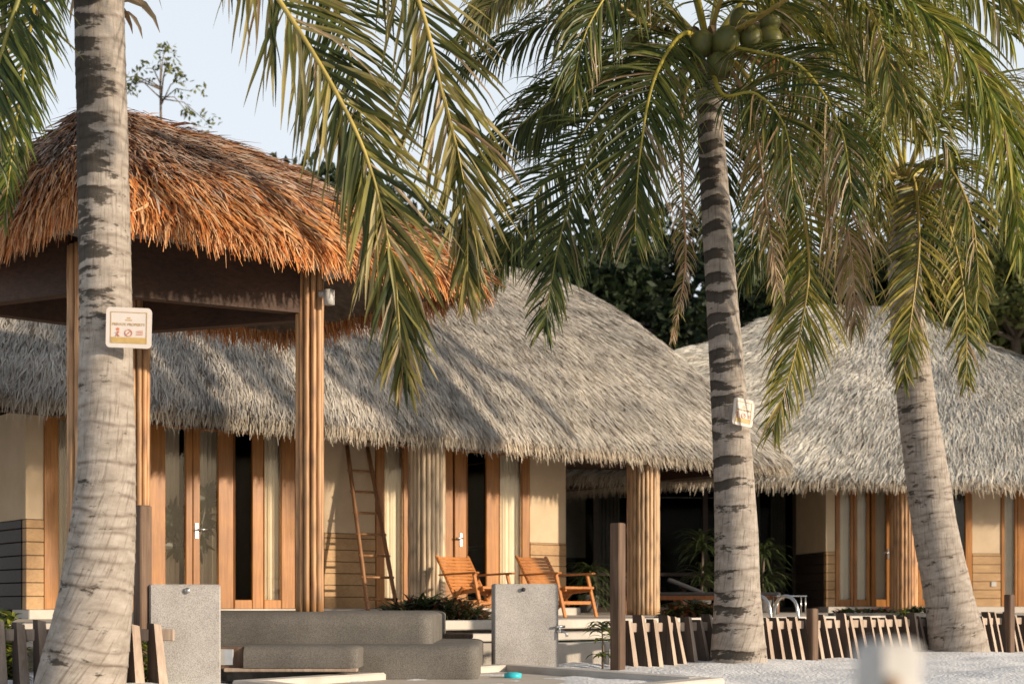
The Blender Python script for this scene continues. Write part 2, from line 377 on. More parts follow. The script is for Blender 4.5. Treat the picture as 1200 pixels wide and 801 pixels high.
sl = bpy.data.lights.new('sun', 'SUN'); so = bpy.data.objects.new('sun', sl); COL.objects.link(so)
sl.energy = 5.0; sl.angle = math.radians(1.4); sl.color = (1.0, 0.83, 0.63)
sd = Vector((math.sin(SUN_AZ) * math.cos(SUN_EL), math.cos(SUN_AZ) * math.cos(SUN_EL), math.sin(SUN_EL)))
so.rotation_euler = sd.to_track_quat('Z', 'Y').to_euler(); so.location = sd * 50
vs = scn.view_settings
scn.display_settings.display_device = 'sRGB'; vs.view_transform = 'Standard'; vs.look = 'None'; vs.exposure = 0.18; vs.gamma = 1; vs.use_curve_mapping = False
scn.cycles.max_bounces = 8; scn.cycles.transparent_max_bounces = 16

# ------------------------------------------------------------------ ground
def ground():
    def axis(lo, hi, step, far):
        a = list(np.arange(lo, hi + 1e-6, step)); out = []
        d = step * 2; x = lo
        left = []
        while x > -far: x -= d; d *= 1.7; left.append(x)
        x = hi; d = step * 2; right = []
        while x < far: x += d; d *= 1.7; right.append(x)
        return np.array(left[::-1] + a + right)
    X = axis(-8, 10, 0.12, 900); Y = axis(1.0, 19, 0.12, 1100)
    nx, ny = len(X), len(Y)
    V = np.zeros((ny, nx, 3)); V[:, :, 0] = X[None, :]; V[:, :, 1] = Y[:, None]
    mounds = [(2.3, 14.35, .06, 1.0), (5.32, 17.2, .05, 1.1), (-3.1, 10.3, .05, .9), (5.0, 12.0, .02, 1.8)]
    for j in range(ny):
        for i in range(nx):
            x, y = X[i], Y[j]
            if -9 < x < 11 and 0.5 < y < 20:
                z = 0.035 * mnoise.noise((x * .7, y * .7, 3)) + 0.035 * mnoise.noise((x * 2.3, y * 2.3, 7)) + 0.018 * mnoise.noise((x * 5, y * 5, 1))
                for (mx_, my_, h, r) in mounds: z += h * math.exp(-((x - mx_) ** 2 + (y - my_) ** 2) / (r * r))
                V[j, i, 2] = z
    idx = np.arange(nx * ny).reshape(ny, nx)
    Fq = np.stack([idx[:-1, :-1], idx[:-1, 1:], idx[1:, 1:], idx[1:, :-1]], -1).reshape(-1, 4)
    o = np_mesh('sand', V.reshape(-1, 3), Fq, [M['sand']], np.zeros(len(Fq)), np.ones((nx * ny, 3)), None)
    o.data.polygons.foreach_set('use_smooth', np.ones(len(Fq), bool))
    tag(o, 'white beach sand raked smooth in front of the picket fence', 'sand', kind='structure')
ground()

# ------------------------------------------------------------------ thatched roofs
def roof_faces(corners, ridge):
    """corners: 4 eave points (front-left, front-right, back-right, back-left); ridge: 2 pts (left, right)"""
    a, b, c, d = corners; r0, r1 = ridge
    return [((a, b), (r0, r1)), ((b, c), (r1, r1)), ((c, d), (r1, r0)), ((d, a), (r0, r0))]
def thatch_roof(name, parent, corners, ridge, thick, bulge, dens, blade_len, blade_w, palette, fringe_palette, fringe_len, fringe_n, lift=0.05, seed=1, faces_on=(0, 1, 2, 3), yaw=0.22, ym=0.0, sag=0.0, course=0.16, top_mix=None):
    g = np.random.default_rng(seed)
    Vs, Fs, Ms, Cs = [], [], [], []; off = 0
    def push(V, Fq, mi, C):
        nonlocal off
        Vs.append(V); Fs.append(Fq + off); Ms.append(np.full(len(Fq), mi)); Cs.append(C); off += len(V)
    cen = sum((np.array(p) for p in corners)) / 4.0
    def S(face, a, t):
        (e0, e1), (q0, q1) = face
        e0, e1, q0, q1 = map(np.array, (e0, e1, q0, q1))
        a = a[:, None]; tt = t[:, None]
        P = (e0 * (1 - a) + e1 * a) * (1 - tt) + (q0 * (1 - a) + q1 * a) * tt
        P = P.copy(); P[:, 2] += bulge * np.sin(np.pi * np.clip(t, 0, 1)) ** 0.8 - bulge * 0.5 * (np.clip(t, 0, 1) < 0) * 0
        # the fall of the eave: last part bends down
        P[:, 2] -= sag * np.clip(0.18 - t, 0, 1) ** 1.0
        # gentle unevenness of a hand-laid roof
        P[:, 2] += 0.05 * np.sin(P[:, 0] * 2.1 + P[:, 1] * 1.3 + seed) * np.clip(t * 4, 0, 1) * np.clip((1 - t) * 6, 0, 1)
        return P
    for fi, face in enumerate(roof_faces(corners, ridge)):
        # shell
        na, ntt = 24, 14
        A, Tt = np.meshgrid(np.linspace(0, 1, na), np.linspace(0, 1, ntt)); P = S(face, A.ravel(), Tt.ravel())
        idx = np.arange(na * ntt).reshape(ntt, na)
        Fq = np.stack([idx[:-1, :-1], idx[:-1, 1:], idx[1:, 1:], idx[1:, :-1]], -1).reshape(-1, 4)
        P1 = P.copy(); P1[:, 2] -= 0.03
        push(P1, Fq, 1, np.ones((len(P1), 3)))
        P2 = P.copy(); P2[:, 2] -= thick
        push(P2, Fq[:, ::-1], 1, np.ones((len(P2), 3)))
        rim = np.concatenate([P1[idx[0]], P2[idx[0]]]); k = np.arange(na - 1)
        push(rim, np.stack([k, k + na, k + na + 1, k + 1], -1), 1, np.ones((len(rim), 3)))
        if fi not in faces_on: continue
        (e0, e1), (q0, q1) = face
        e0, e1, q0, q1 = map(np.array, (e0, e1, q0, q1))
        L0 = np.linalg.norm(e1 - e0); L1 = np.linalg.norm(q1 - q0); H = np.linalg.norm((q0 + q1) / 2 - (e0 + e1) / 2)
        area = (L0 + L1) / 2 * H; n = int(area * dens)
        # sample t by width
        t = g.random(n * 2); keep = g.random(n * 2) < (L0 * (1 - t) + L1 * t) / max(L0, L1); t = t[keep][:n]; n = len(t)
        ncourse = H / course
        t = np.clip((np.floor(t * ncourse) + 0.5 + g.normal(0, 0.33, n)) / ncourse, 0.0, 1.0)
        a = g.random(n)
        def blades(a, t, length, width, yaw_s, lift_s, pal, hang=0.0, tipw=0.25):
            n = len(t)
            P = S(face, a, t); dt = 0.03
            D = S(face, a, t - dt) - P; D /= np.linalg.norm(D, axis=1)[:, None] + 1e-9
            A2 = S(face, np.clip(a + 0.01, 0, 1.01), t) - S(face, np.clip(a - .01, -.01, 1), t)
            la = np.linalg.norm(A2, axis=1)[:, None]
            along = (e1 - e0) / L0
            A2 = np.where(la > 1e-5, A2 / (la + 1e-9), along[None, :])
            Nn = np.cross(A2, -D); Nn /= np.linalg.norm(Nn, axis=1)[:, None] + 1e-9
            Nn *= np.sign(Nn[:, 2:3] + 1e-9)
            y = (ym * (1 - hang) + g.normal(0, yaw_s, n))[:, None]
            D1 = D * np.cos(y) + A2 * np.sin(y)
            if hang > 0:
                hz = g.uniform(hang * .6, hang, n)[:, None]
                D1 = D1 * (1 - hz) + np.array([0, 0, -1.0]) * hz; D1 /= np.linalg.norm(D1, axis=1)[:, None]
            Wv = np.cross(D1, Nn); Wv /= np.linalg.norm(Wv, axis=1)[:, None] + 1e-9
            tw = g.normal(0, 0.3, n)[:, None]
            Wv = Wv * np.cos(tw) + Nn * np.sin(tw)
            L = (length * g.uniform(0.55, 1.25, n))[:, None]; Wd = (width * g.uniform(0.6, 1.4, n))[:, None]
            li = np.abs(g.normal(0, lift_s, n))[:, None] + lift_s * 0.3
            cu = g.normal(0, 0.25, n)[:, None]
            p0 = P + Nn * g.uniform(-0.02, 0.02, n)[:, None]
            p1 = p0 + D1 * L * 0.5 + Nn * li * 0.8
            D2 = D1 + A2 * cu + np.array([0, 0, -0.35]) * (0.6 + hang); D2 /= np.linalg.norm(D2, axis=1)[:, None]
            p2 = p1 + D2 * L * 0.5 + Nn * li * 0.4
            V = np.stack([p0 - Wv * Wd * .5, p0 + Wv * Wd * .5, p1 - Wv * Wd * .48, p1 + Wv * Wd * .48, p2 - Wv * Wd * tipw * .5, p2 + Wv * Wd * tipw * .5], 1)
            k = np.arange(n)[:, None] * 6
            Fq = np.stack([k + np.array([0, 1, 3, 2]), k + np.array([2, 3, 5, 4])], 1).reshape(-1, 4)
            pal = np.array(pal); ci = g.integers(0, len(pal), n); C = pal[ci] * g.uniform(0.75, 1.2, n)[:, None]
            wx = 0.92 + .13 * np.sin(P[:, 0] * 1.7 + 2.1 * np.sin(P[:, 2] * 1.9 + seed)) * np.sin(P[:, 1] * 1.3 + P[:, 2] * 2.3) + .08 * np.sin(t * H / course * 2.1 + 2 * np.sin(a * L0 * .8))
            C = C * wx[:, None]
            C = np.repeat(C[:, None, :], 6, 1)
            C[:, 4:, :] *= 1.05
            push(V.reshape(-1, 3), Fq, 0, C.reshape(-1, 3))
        if top_mix:
            m = g.random(n) < np.clip((top_mix[1] - t) / top_mix[2], 0.0, 1)
            blades(a[~m], t[~m], blade_len, blade_w, yaw, lift, palette)
            blades(a[m], t[m], blade_len, blade_w, yaw, lift, top_mix[0])
        else:
            blades(a, t, blade_len, blade_w, yaw, lift, palette)
        # eave fringe: several hanging layers
        nf = int(L0 * fringe_n)
        for ly in range(4):
            blades(g.random(nf), np.clip(g.uniform(-0.004, 0.05, nf), -0.004, 1), fringe_len * (0.8 + .12 * ly), blade_w * 1.0, 0.16, lift * (0.35 + 0.3 * ly), fringe_palette, hang=0.55 + 0.1 * (ly % 2))
        # underside fringe
        blades(g.random(nf), np.full(nf, 0.0), fringe_len * 0.75, blade_w, 0.14, 0.01, [tuple(c * .8 for c in p) for p in fringe_palette], hang=0.95)
        # hip / ridge caps
        nh = int(H * dens * 0.10)
        for aa in (0.0, 1.0):
            blades(np.clip(np.full(nh, aa) + g.normal(0, .012, nh), 0, 1), g.random(nh), blade_len * .8, blade_w, yaw * 1.6, lift * 1.2, palette)
        blades(g.random(int(L1 * dens * .12) + 4), 1 - np.abs(g.normal(0, .02, int(L1 * dens * .12) + 4)), blade_len * .8, blade_w, yaw, lift, palette)
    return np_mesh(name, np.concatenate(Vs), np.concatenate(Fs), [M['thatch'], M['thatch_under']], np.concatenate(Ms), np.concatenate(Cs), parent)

GREY = [(0.53, 0.50, 0.45), (0.49, 0.455, 0.405), (0.57, 0.535, 0.475), (0.44, 0.40, 0.35), (0.55, 0.515, 0.465), (0.51, 0.475, 0.42), (0.50, 0.48, 0.44), (0.54, 0.49, 0.42), (0.20, 0.165, 0.13)]
GREY_F = [(0.54, 0.48, 0.39), (0.48, 0.42, 0.34), (0.58, 0.52, 0.43), (0.34, 0.27, 0.20), (0.50, 0.45, 0.37)]
RUST = [(0.44, 0.26, 0.165), (0.37, 0.20, 0.115), (0.49, 0.32, 0.22), (0.48, 0.37, 0.30), (0.46, 0.24, 0.12), (0.22, 0.10, 0.055), (0.52, 0.43, 0.36)]
RUST_F = [(0.66, 0.30, 0.10), (0.58, 0.23, 0.07), (0.70, 0.38, 0.18), (0.48, 0.16, 0.045), (0.70, 0.44, 0.24), (0.40, 0.13, 0.04), (0.64, 0.36, 0.19)]

# ------------------------------------------------------------------ bamboo columns
def culm(mb, base, h, r, tone, g, top=None, seg=8):
    n = max(3, int(h / 0.12)); node = g.uniform(.28, .45); ph = g.random() * node
    pts, rads, cols = [], [], []
    bx, by, bz = base
    for i in range(n + 1):
        z = h * i / n
        d = abs(((z + ph) % node) - node / 2)
        k = 1.0 + (0.10 if d > node / 2 - 0.03 else 0)
        pts.append((bx + g.normalvariate(0, .0012), by + g.normalvariate(0, .0012), bz + z)); rads.append(r * k)
        dk = 0.62 if d > node / 2 - 0.025 else 1.0
        cols.append((tone * dk, tone * dk, tone * dk))
    mb.tube(pts, rads, seg=seg, cols=cols)
def bundle(name, parent, x, y, z0, z1, R, n, r, mat, seed, extra_core=True):
    g = random.Random(seed); mb = MB()
    if extra_core: mb.col = (.3, .3, .3); mb.tube([(x, y, z0), (x, y, z1)], R * 0.9, seg=16); mb.col = (1, 1, 1)
    for k in range(n):
        a = 2 * math.pi * (k + .15 * g.random()) / n
        culm(mb, (x + R * math.cos(a), y + R * math.sin(a), z0), z1 - z0 - g.random() * .015, r * g.uniform(.9, 1.08), g.uniform(.62, 1.12), g)
    return mb.build(name, mat, parent)

# ------------------------------------------------------------------ facades
class Facade:
    """vertical plane through base point p with direction d (to the right) and outward normal n"""
    def __init__(s, p, d, zb):
        s.p = Vector((p[0], p[1], 0)); s.d = Vector((d[0], d[1], 0)).normalized(); s.n = Vector((s.d.y, -s.d.x, 0)); s.zb = zb
        s.R = Matrix((s.d, -s.n, Vector((0, 0, 1)))).transposed()
    def s_at(s, px, out=0.0):
        k = (px - 600) / F; q = s.p + s.n * out
        return (k * q.y - q.x) / (s.d.x - k * s.d.y)
    def P(s, a, out, z): return s.p + s.d * a + s.n * out + Vector((0, 0, z))
    def box(s, mb, a0, a1, o0, o1, z0, z1, bev=0.0):
        mb.box(s.P((a0 + a1) / 2, (o0 + o1) / 2, (z0 + z1) / 2), (abs(a1 - a0), abs(o1 - o0), z1 - z0), s.R, bev=bev)
    def wall_panel(s, parent, a0, a1, z0, zs, z1, plank='plank'):
        mb = MB(); s.box(mb, a0, a1, -0.12, 0.0, zs, z1); w_ = mb.build('wall', M['plaster'], parent)
        mb = MB(); z = z0; i = 0
        while z < zs - 0.02:
            h = min(0.165, zs - z); s.box(mb, a0, a1, -0.12, 0.012 + 0.002 * (i % 2), z, z + h - 0.008, bev=0.006); z += h; i += 1
        mb.cur = 1; s.box(mb, a0 + .003, a1 - .003, -0.11, 0.0, z0, zs - .002)
        mb.build('plank_cladding', [M[plank], M['plank_dark']], parent)
    def door(s, parent, a0, a1, z0, z1, sl, sr, bot, mat, glass='glass', curtain=None, handle=None, ghost=False, out=0.02):
        """door leaf: stiles of width sl, sr, bottom rail; pane; curtain behind"""
        mb = MB()
        s.box(mb, a0, a0 + sl, -0.05, out, z0, z1, bev=0.008); s.box(mb, a1 - sr, a1, -0.05, out, z0, z1, bev=0.008)
        s.box(mb, a0 + sl, a1 - sr, -0.045, out - .008, z0, z0 + bot, bev=0.006)
        s.box(mb, a0 + sl, a1 - sr, -0.045, out - .008, z1 - .1, z1, bev=0.006)
        d = mb.build('door', M[mat], parent)
        if glass:
            mb = MB(); s.box(mb, a0 + sl + .001, a1 - sr - .001, -0.02, -0.012, z0 + bot + .001, z1 - .101)
            mb.build('glass_pane', M[glass], d)
        if curtain:
            mb = MB(); n = 40; vs_, fs_ = [], []
            for i in range(n + 1):
                a = a0 + sl * .4 + (a1 - sr * .4 - a0 - sl * .4) * i / n
                o = (-0.34 if ghost else -0.13) + 0.03 * math.sin(i * 1.15) + .012 * math.sin(i * 2.7 + 1)
                vs_ += [s.P(a, o, z0 + .05), s.P(a, o, z1)]
            for i in range(n): fs_.append((2 * i, 2 * i + 2, 2 * i + 3, 2 * i + 1))
            mb.sm = True; mb.add(vs_, fs_); mb.build('curtain', M[curtain], parent)
        if handle is not None:
            mb = MB(); a = a0 + sl / 2 if handle < 0 else a1 - sr / 2
            s.box(mb, a - .025, a + .025, out, out + .012, z0 + .92, z0 + 1.12, bev=.004)
            mb.tube([s.P(a, out + .01, z0 + 1.04), s.P(a, out + .06, z0 + 1.04), s.P(a + (.13 if handle < 0 else -.13), out + .065, z0 + 1.04)], .012, seg=8)
            mb.build('handle', M['steel'], d)
        return d

DECK = 0.45
# ================================================================== main bungalow
dM = Vector((0.78, 0.62, 0)).normalized(); nM = Vector((dM.y, -dM.x, 0))
eaveP = Vector((0, 20.0, 0))
main = thing('bungalow', 'large grey thatched bungalow behind the rust-red thatched pavilion', 'bungalow', (-2, 22, 0), 'thatched bungalows')
def mp(s, back, z): q = eaveP + dM * s - nM * back; return (q.x, q.y, z)
thatch_roof('roof', main, [mp(-9.5, -0.05, 3.12), mp(5.75, -0.05, 3.12), mp(5.75, 8.2, 3.12), mp(-9.5, 8.2, 3.12)],
            [mp(-3.4, 4.0, 6.55), mp(3.9, 4.0, 6.55)], 0.22, 0.26, 2600, 0.30, 0.0145, GREY, GREY_F, 0.32, 480, lift=0.010, yaw=.13, ym=.28, seed=3, faces_on=(0, 1, 3), sag=0.5)
fm = Facade((-0.93, 21.17), (dM.x, dM.y), DECK)
PL = 0.56; TOP = 3.0; SPLIT = 1.62
def FM(px): return fm.s_at(px)
# plinth
mb = MB(); fm.box(mb, FM(24), FM(667), -0.3, 0.28, DECK - .05, PL, bev=.01); mb.build('plinth', M['concrete'], main)
def wallz(px): return SPLIT
fm.wall_panel(main, FM(30), FM(51), PL, 1.66, TOP)
W_ = 'door_wood'
# (px0, px1, left stile px, right stile px, glass, curtain, handle, mat)
doors = [(51, 88, 17, 6, 'glass', 'curtain', None, W_),
         (92, 174, 12, 12, 'glass', None, None, W_),
         (174, 225, 19, 8, 'glass', 'curtain', None, W_),
         (225.5, 273, 8, 18, 'glass', 'curtain', -1, W_),
         (274, 308, 0.8, 13, 'glass_dark', None, None, W_),
         (308.5, 345, 0.8, 16, 'glass', 'curtain', None, W_),
         (346, 379, 10, 10, 'glass', None, None, 'door_wood_dark'),
         (440, 482, 10, 10, 'glass', 'curtain', None, W_),
         (483, 519, 8, 8, 'glass', None, None, 'door_wood_dark'),
         (519, 546, 11, 14, 'glass', None, 1, W_),
         (546.5, 584, 0.8, 15, 'glass_dark', None, None, W_),
         (584.5, 620, 0.8, 9, 'glass', 'curtain', None, W_)]
for (p0, p1, l, r, gl, cu, hd, mt) in doors:
    a0, a1 = FM(p0), FM(p1); k = (a1 - a0) / (p1 - p0)
    fm.door(main, a0, a1, PL, TOP, l * k, r * k, 0.12, mt, gl, cu, hd, ghost=174 <= p0 < 230)
fm.wall_panel(main, FM(379.5), FM(439.5), PL, 1.62, TOP)
fm.wall_panel(main, FM(621), FM(663), PL, 1.58, TOP)
# end walls
def end_wall(f, parent, a, sgn, depth, z0, zs, z1, dark='plank_dark'):
    mb = MB(); f.box(mb, a - (0.1 if sgn > 0 else 0), a + (0 if sgn > 0 else .1), -depth, -0.125, zs, z1); mb.build('wall', M['plaster'], parent)
    mb = MB(); z = z0
    while z < zs - .02:
        h = min(.165, zs - z); e = .012
        f.box(mb, a - (0.1 if sgn > 0 else e), a + (e if sgn > 0 else .1), -depth, -0.125, z, z + h - .008, bev=.006); z += h
    mb.build('plank_cladding', M[dark], parent)
end_wall(fm, main, FM(30), -1, 5.5, PL, 1.66, TOP); end_wall(fm, main, FM(663), 1, 5.5, PL, 1.6, TOP)
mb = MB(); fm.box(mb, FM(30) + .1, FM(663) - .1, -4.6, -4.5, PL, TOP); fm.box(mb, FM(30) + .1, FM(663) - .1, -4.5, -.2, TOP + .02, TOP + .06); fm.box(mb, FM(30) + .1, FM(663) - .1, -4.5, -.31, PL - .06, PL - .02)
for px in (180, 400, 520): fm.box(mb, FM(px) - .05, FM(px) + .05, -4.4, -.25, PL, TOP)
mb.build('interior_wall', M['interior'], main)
# veranda soffit and eave beam
mb = MB()
q0, q1 = -9.0, 5.3
mb.bar(mp(q0, 0.42, 2.88), mp(q1, 0.42, 2.88), .16, .18); mb.bar(mp(q1, 0.42, 2.88), mp(q1, 7.6, 2.88), .16, .18)
mb.build('eave_beam', M['beam'], main)
mb = MB(); qs = [mp(-9.3, 0.1, 3.03), mp(5.6, 0.1, 3.03), mp(5.6, 8, 3.03), mp(-9.3, 8, 3.03)]; qt = [(a, b, c + .03) for a, b, c in qs]
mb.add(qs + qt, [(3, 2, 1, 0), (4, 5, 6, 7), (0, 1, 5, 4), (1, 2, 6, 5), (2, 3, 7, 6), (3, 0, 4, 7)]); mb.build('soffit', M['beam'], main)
for i, (px, sd_, mt) in enumerate(((500, 5, 'bamboo_pale'), (754, 9, 'bamboo_mid'))):
    e = Facade(mp(0, 0.42, 0)[:2], (dM.x, dM.y), 0); q = e.P(e.s_at(px), 0, 0)
    bundle('column', main, q.x, q.y, DECK, 2.86, 0.225, 22, 0.033, M[mt], sd_)

# ================================================================== second bungalow
far = thing('bungalow', 'farther grey thatched bungalow at the back right behind the leaning palm', 'bungalow', (8, 29, 0), 'thatched bungalows')
d2 = Vector((1, 0.13, 0)).normalized(); n2 = Vector((d2.y, -d2.x, 0))
e2P = Vector((gx(930, 26.1), 26.1, 0))
def fp(s, back, z): q = e2P + d2 * s - n2 * back; return (q.x, q.y, z)
thatch_roof('roof', far, [fp(-6.5, -.05, 3.12), fp(9.5, -.05, 3.12), fp(9.5, 9.0, 3.12), fp(-6.5, 9, 3.12)],
            [fp(2.0, 4.5, 7.08), fp(3.7, 4.5, 7.08)], 0.22, 0.16, 1600, 0.36, 0.018, [(p[0] * 1.06, p[1] * 1.10, p[2] * 1.12) for p in GREY], GREY_F, 0.36, 230, lift=0.016, yaw=.15, ym=-.42, seed=8, faces_on=(0, 1, 3), sag=0.5, course=0.4)
f2 = Facade((gx(968, 27.3), 27.3), (d2.x, d2.y), DECK)
def F2(px): return f2.s_at(px)
mb = MB(); f2.box(mb, F2(968) - .03, F2(1290), -.3, .2, DECK - .05, PL, bev=.01); mb.build('plinth', M['concrete'], far)
f2.wall_panel(far, F2(968), F2(978.5), PL, 1.62, TOP)
for (p0, p1, l, r, gl, cu, hd) in [(979, 1000, 5, 3.5, 'glass', 'curtain', None), (1000.3, 1019, 4, 3.5, 'glass', 'curtain', None), (1021, 1043, 5, 4.5, 'glass', 'curtain', 1),
                                   (1043.5, 1075, 5, 5, 'glass', None, None), (1075.5, 1100, 5, 5, 'glass', 'curtain', None), (1100.3, 1139, 5, 8, 'glass', None, -1),
                                   (1173, 1192, 4, 3, 'glass', 'curtain', None), (1192.3, 1222, 9, 9, 'glass', None, 1), (1222.5, 1250, 5, 5, 'glass', 'curtain', None)]:
    a0, a1 = F2(p0), F2(p1); k = (a1 - a0) / (p1 - p0)
    f2.door(far, a0, a1, PL, TOP, l * k, r * k, 0.14, W_, gl, cu, hd)
f2.wall_panel(far, F2(1139.5), F2(1172.5), PL, 1.6, TOP)
f2.wall_panel(far, F2(1250.5), F2(1290), PL, 1.6, TOP)
mb = MB(); f2.box(mb, F2(1161), F2(1167), .013, .03, .95, 1.05, bev=.005); mb.build('wall_lamp', M['white_paint'], far)
end_wall(f2, far, F2(968), -1, 1.75, PL, 1.62, TOP)
# recessed dark glazed wing
AL = F2(968) - 6.2
mb = MB(); rec = []
xs = [AL, AL + .9, AL + 2.05, AL + 3.2, AL + 4.3, AL + 5.2, F2(968) - .02]
for i, x in enumerate(xs): f2.box(mb, x - .05, x + .05, -1.85, -1.75, DECK, TOP)
f2.box(mb, AL, xs[-1], -1.845, -1.755, TOP - .12, TOP - .002); f2.box(mb, AL, xs[-1], -1.845, -1.755, DECK + .002, DECK + .1); f2.box(mb, AL, xs[-1], -1.843, -1.757, 1.18, 1.24)
mb.build('window_frame', M['plank_dark'], far)
for i in range(len(xs) - 1):
    mb = MB(); f2.box(mb, xs[i] + .052, xs[i + 1] - .052, -1.80, -1.792, DECK + .1, TOP - .12); mb.build('glass_pane', M['glass_dark'], far)
def curtain(f, parent, a0, a1, o, z0, z1, mat):
    mb = MB(); n = 30; vs_, fs_ = [], []
    for i in range(n + 1):
        a = a0 + (a1 - a0) * i / n; oo = o + .05 * math.sin(i * 1.2)
        vs_ += [f.P(a, oo, z0), f.P(a, oo, z1)]
    for i in range(n): fs_.append((2 * i, 2 * i + 2, 2 * i + 3, 2 * i + 1))
    mb.sm = True; mb.add(vs_, fs_); mb.build('curtain', M[mat], parent)
curtain(f2, far, xs[2] + .1, xs[2] + .55, -2.05, DECK + .1, TOP - .1, 'curtain_grey'); curtain(f2, far, xs[4] + .75, xs[5] + .35, -2.05, DECK + .1, TOP - .1, 'curtain_grey')
curtain(f2, far, xs[5] + .55, xs[6] - .1, -2.05, DECK + .1, TOP - .1, 'curtain_grey')
mb = MB(); f2.box(mb, xs[0] + .5, xs[2] - .15, -2.2, -2.1, 1.55, TOP - .1); mb.build('blind', M['curtain_grey'], far)
mb = MB(); f2.box(mb, AL, F2(1290), -5.2, -5.1, DECK, TOP); f2.box(mb, AL, F2(1290), -5.1, -.15, TOP + .02, TOP + .06); f2.box(mb, AL - .1, AL - .05, -5.1, -1.8, DECK, TOP); f2.box(mb, F2(968) + .12, F2(1290), -3.2, -3.1, DECK, TOP)
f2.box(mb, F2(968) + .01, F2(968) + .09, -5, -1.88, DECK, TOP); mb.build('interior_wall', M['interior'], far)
mb = MB(); mb.bar(fp(-6.0, .5, 2.88), fp(9.2, .5, 2.88), .16, .18); mb.build('eave_beam', M['beam'], far)
mb = MB(); qs = [fp(-6.3, .1, 3.03), fp(9.3, .1, 3.03), fp(9.3, 8.6, 3.03), fp(-6.3, 8.6, 3.03)]; qt = [(a, b, c + .03) for a, b, c in qs]
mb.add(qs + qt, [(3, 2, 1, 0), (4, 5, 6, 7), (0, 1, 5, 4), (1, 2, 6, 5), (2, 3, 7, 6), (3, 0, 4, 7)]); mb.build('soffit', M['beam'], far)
e = Facade(fp(0, .55, 0)[:2], (d2.x, d2.y), 0)
for px, sd_ in ((1059, 12), (1330, 13)):
    q = e.P(e.s_at(px), 0, 0); bundle('column', far, q.x, q.y, DECK, 2.86, 0.23, 22, 0.034, M['bamboo_warm'], sd_)

# ================================================================== pavilion
pav = thing('pavilion', 'open pavilion with rust-red thatched roof on bamboo posts', 'pavilion', (-3, 12.8, 0))
uN = Vector((0.724, 0.69, 0)); vN = Vector((-0.69, 0.724, 0)); Np = Vector((-3.22, 10.9, 0))
def pp(u, v, z): q = Np + uN * u + vN * v; return (q.x, q.y, z)
ZE = 3.98
thatch_roof('roof', pav, [pp(-.05, 0, ZE), pp(4.0, 0, ZE), pp(4.0, 3.2, ZE), pp(-.05, 3.2, ZE)], [pp(.85, 1.6, 5.06), pp(1.2, 1.6, 5.06)],
            0.16, 0.03, 1900, 0.32, 0.018, RUST, RUST_F, 0.34, 230, lift=0.03, seed=21, yaw=0.24, ym=.22, sag=0.9, top_mix=(RUST_F, 0.36, 0.34))
PZ = 0.56
posts = [at(363, 700, 12.9), at(160, 700, 13.5), at(-30, 700, 12.55), at(97, 700, 12.0)]
for i, q in enumerate(posts):
    bundle('post', pav, q.x, q.y, PZ if i == 0 else .3, 3.66, 0.102, 11, 0.0275, M['bamboo_warm'], 40 + i)
for i in range(4):
    a, b = posts[i], posts[(i + 1) % 4]
    mb = MB(); zc = 3.50
    d_ = (b - a).normalized() * .11
    mb.bar((a.x + d_.x, a.y + d_.y, zc), (b.x - d_.x, b.y - d_.y, zc), .12, .60 if i < 2 else .5, up=(0, 0, 1)); mb.build('beam', M['beam'], pav)
mb = MB(); qs = [pp(.15, .15, 3.96), pp(3.85, .15, 3.96), pp(3.85, 3.05, 3.96), pp(.15, 3.05, 3.96)]; qt = [(a, b, c + .03) for a, b, c in qs]
mb.add(qs + qt, [(3, 2, 1, 0), (4, 5, 6, 7), (0, 1, 5, 4), (1, 2, 6, 5), (2, 3, 7, 6), (3, 0, 4, 7)]); mb.build('soffit', M['soffit'], pav)
# lamp on the right post
q = posts[0]; mb = MB(); mb.tube([(q.x + .10, q.y - .1, 3.42), (q.x + .20, q.y - .12, 3.42)], .03); mb.tube([(q.x + .19, q.y - .12, 3.45), (q.x + .19, q.y - .12, 3.32)], .05, seg=14); mb.build('spot_lamp', M['white_paint'], pav)

# rounded pebble-wash steps
def nose_block(name, label, x0, x1, y0, y1, z0, z1, r, mat='carpet', endr=True):
    mb = MB(); prof = []; k = 8
    for i in range(k + 1):
        a = math.pi / 2 * i / k
        prof.append((y0 + r - r * math.cos(a) if True else 0, z1 - r + r * math.sin(a)))
    prof = [(y0, z0)] + prof + [(y1, z1), (y1, z0)]
    xs_ = [x0] + [x1 - r + r * math.sin(math.pi / 2 * i / k) for i in range(k + 1)]
    vs_ = []; n = len(prof)
    for j, x in enumerate(xs_):
        ins = 0 if j == 0 else r * (1 - math.cos(math.pi / 2 * (j - 1) / k))
        for (py_, pz_) in prof:
            vs_.append((x, py_ + (ins * .6 if py_ < (y0 + y1) / 2 else 0), pz_ - (ins * .35 if pz_ > z0 + .01 else 0)))
    fs_ = []
    for j in range(len(xs_) - 1):
        for i in range(n):
            i2 = (i + 1) % n; fs_.append((j * n + i, (j + 1) * n + i, (j + 1) * n + i2, j * n + i2))
    fs_ += [tuple(range(n)), tuple(range((len(xs_) - 1) * n + n - 1, (len(xs_) - 1) * n - 1, -1))]
    mb.sm = False; mb.add(vs_, fs_)
    o = mb.build(name, M[mat], None)
    for f in o.data.polygons: f.use_smooth = len(f.vertices) == 4
    o.data.set_sharp_from_angle(angle=math.radians(35))
    return tag(o, label, 'step')
nose_block('step', 'upper grey pebble step with rounded nose beneath the bamboo post', gx(120, 12.2), gx(507, 12.2), 12.1, 14.6, 0.29, 0.565, .12)
nose_block('step', 'long lower grey pebble step that reaches right of the upper step', gx(250, 11.7), gx(560, 11.7), 11.72, 13.9, 0.0, 0.295, .10)
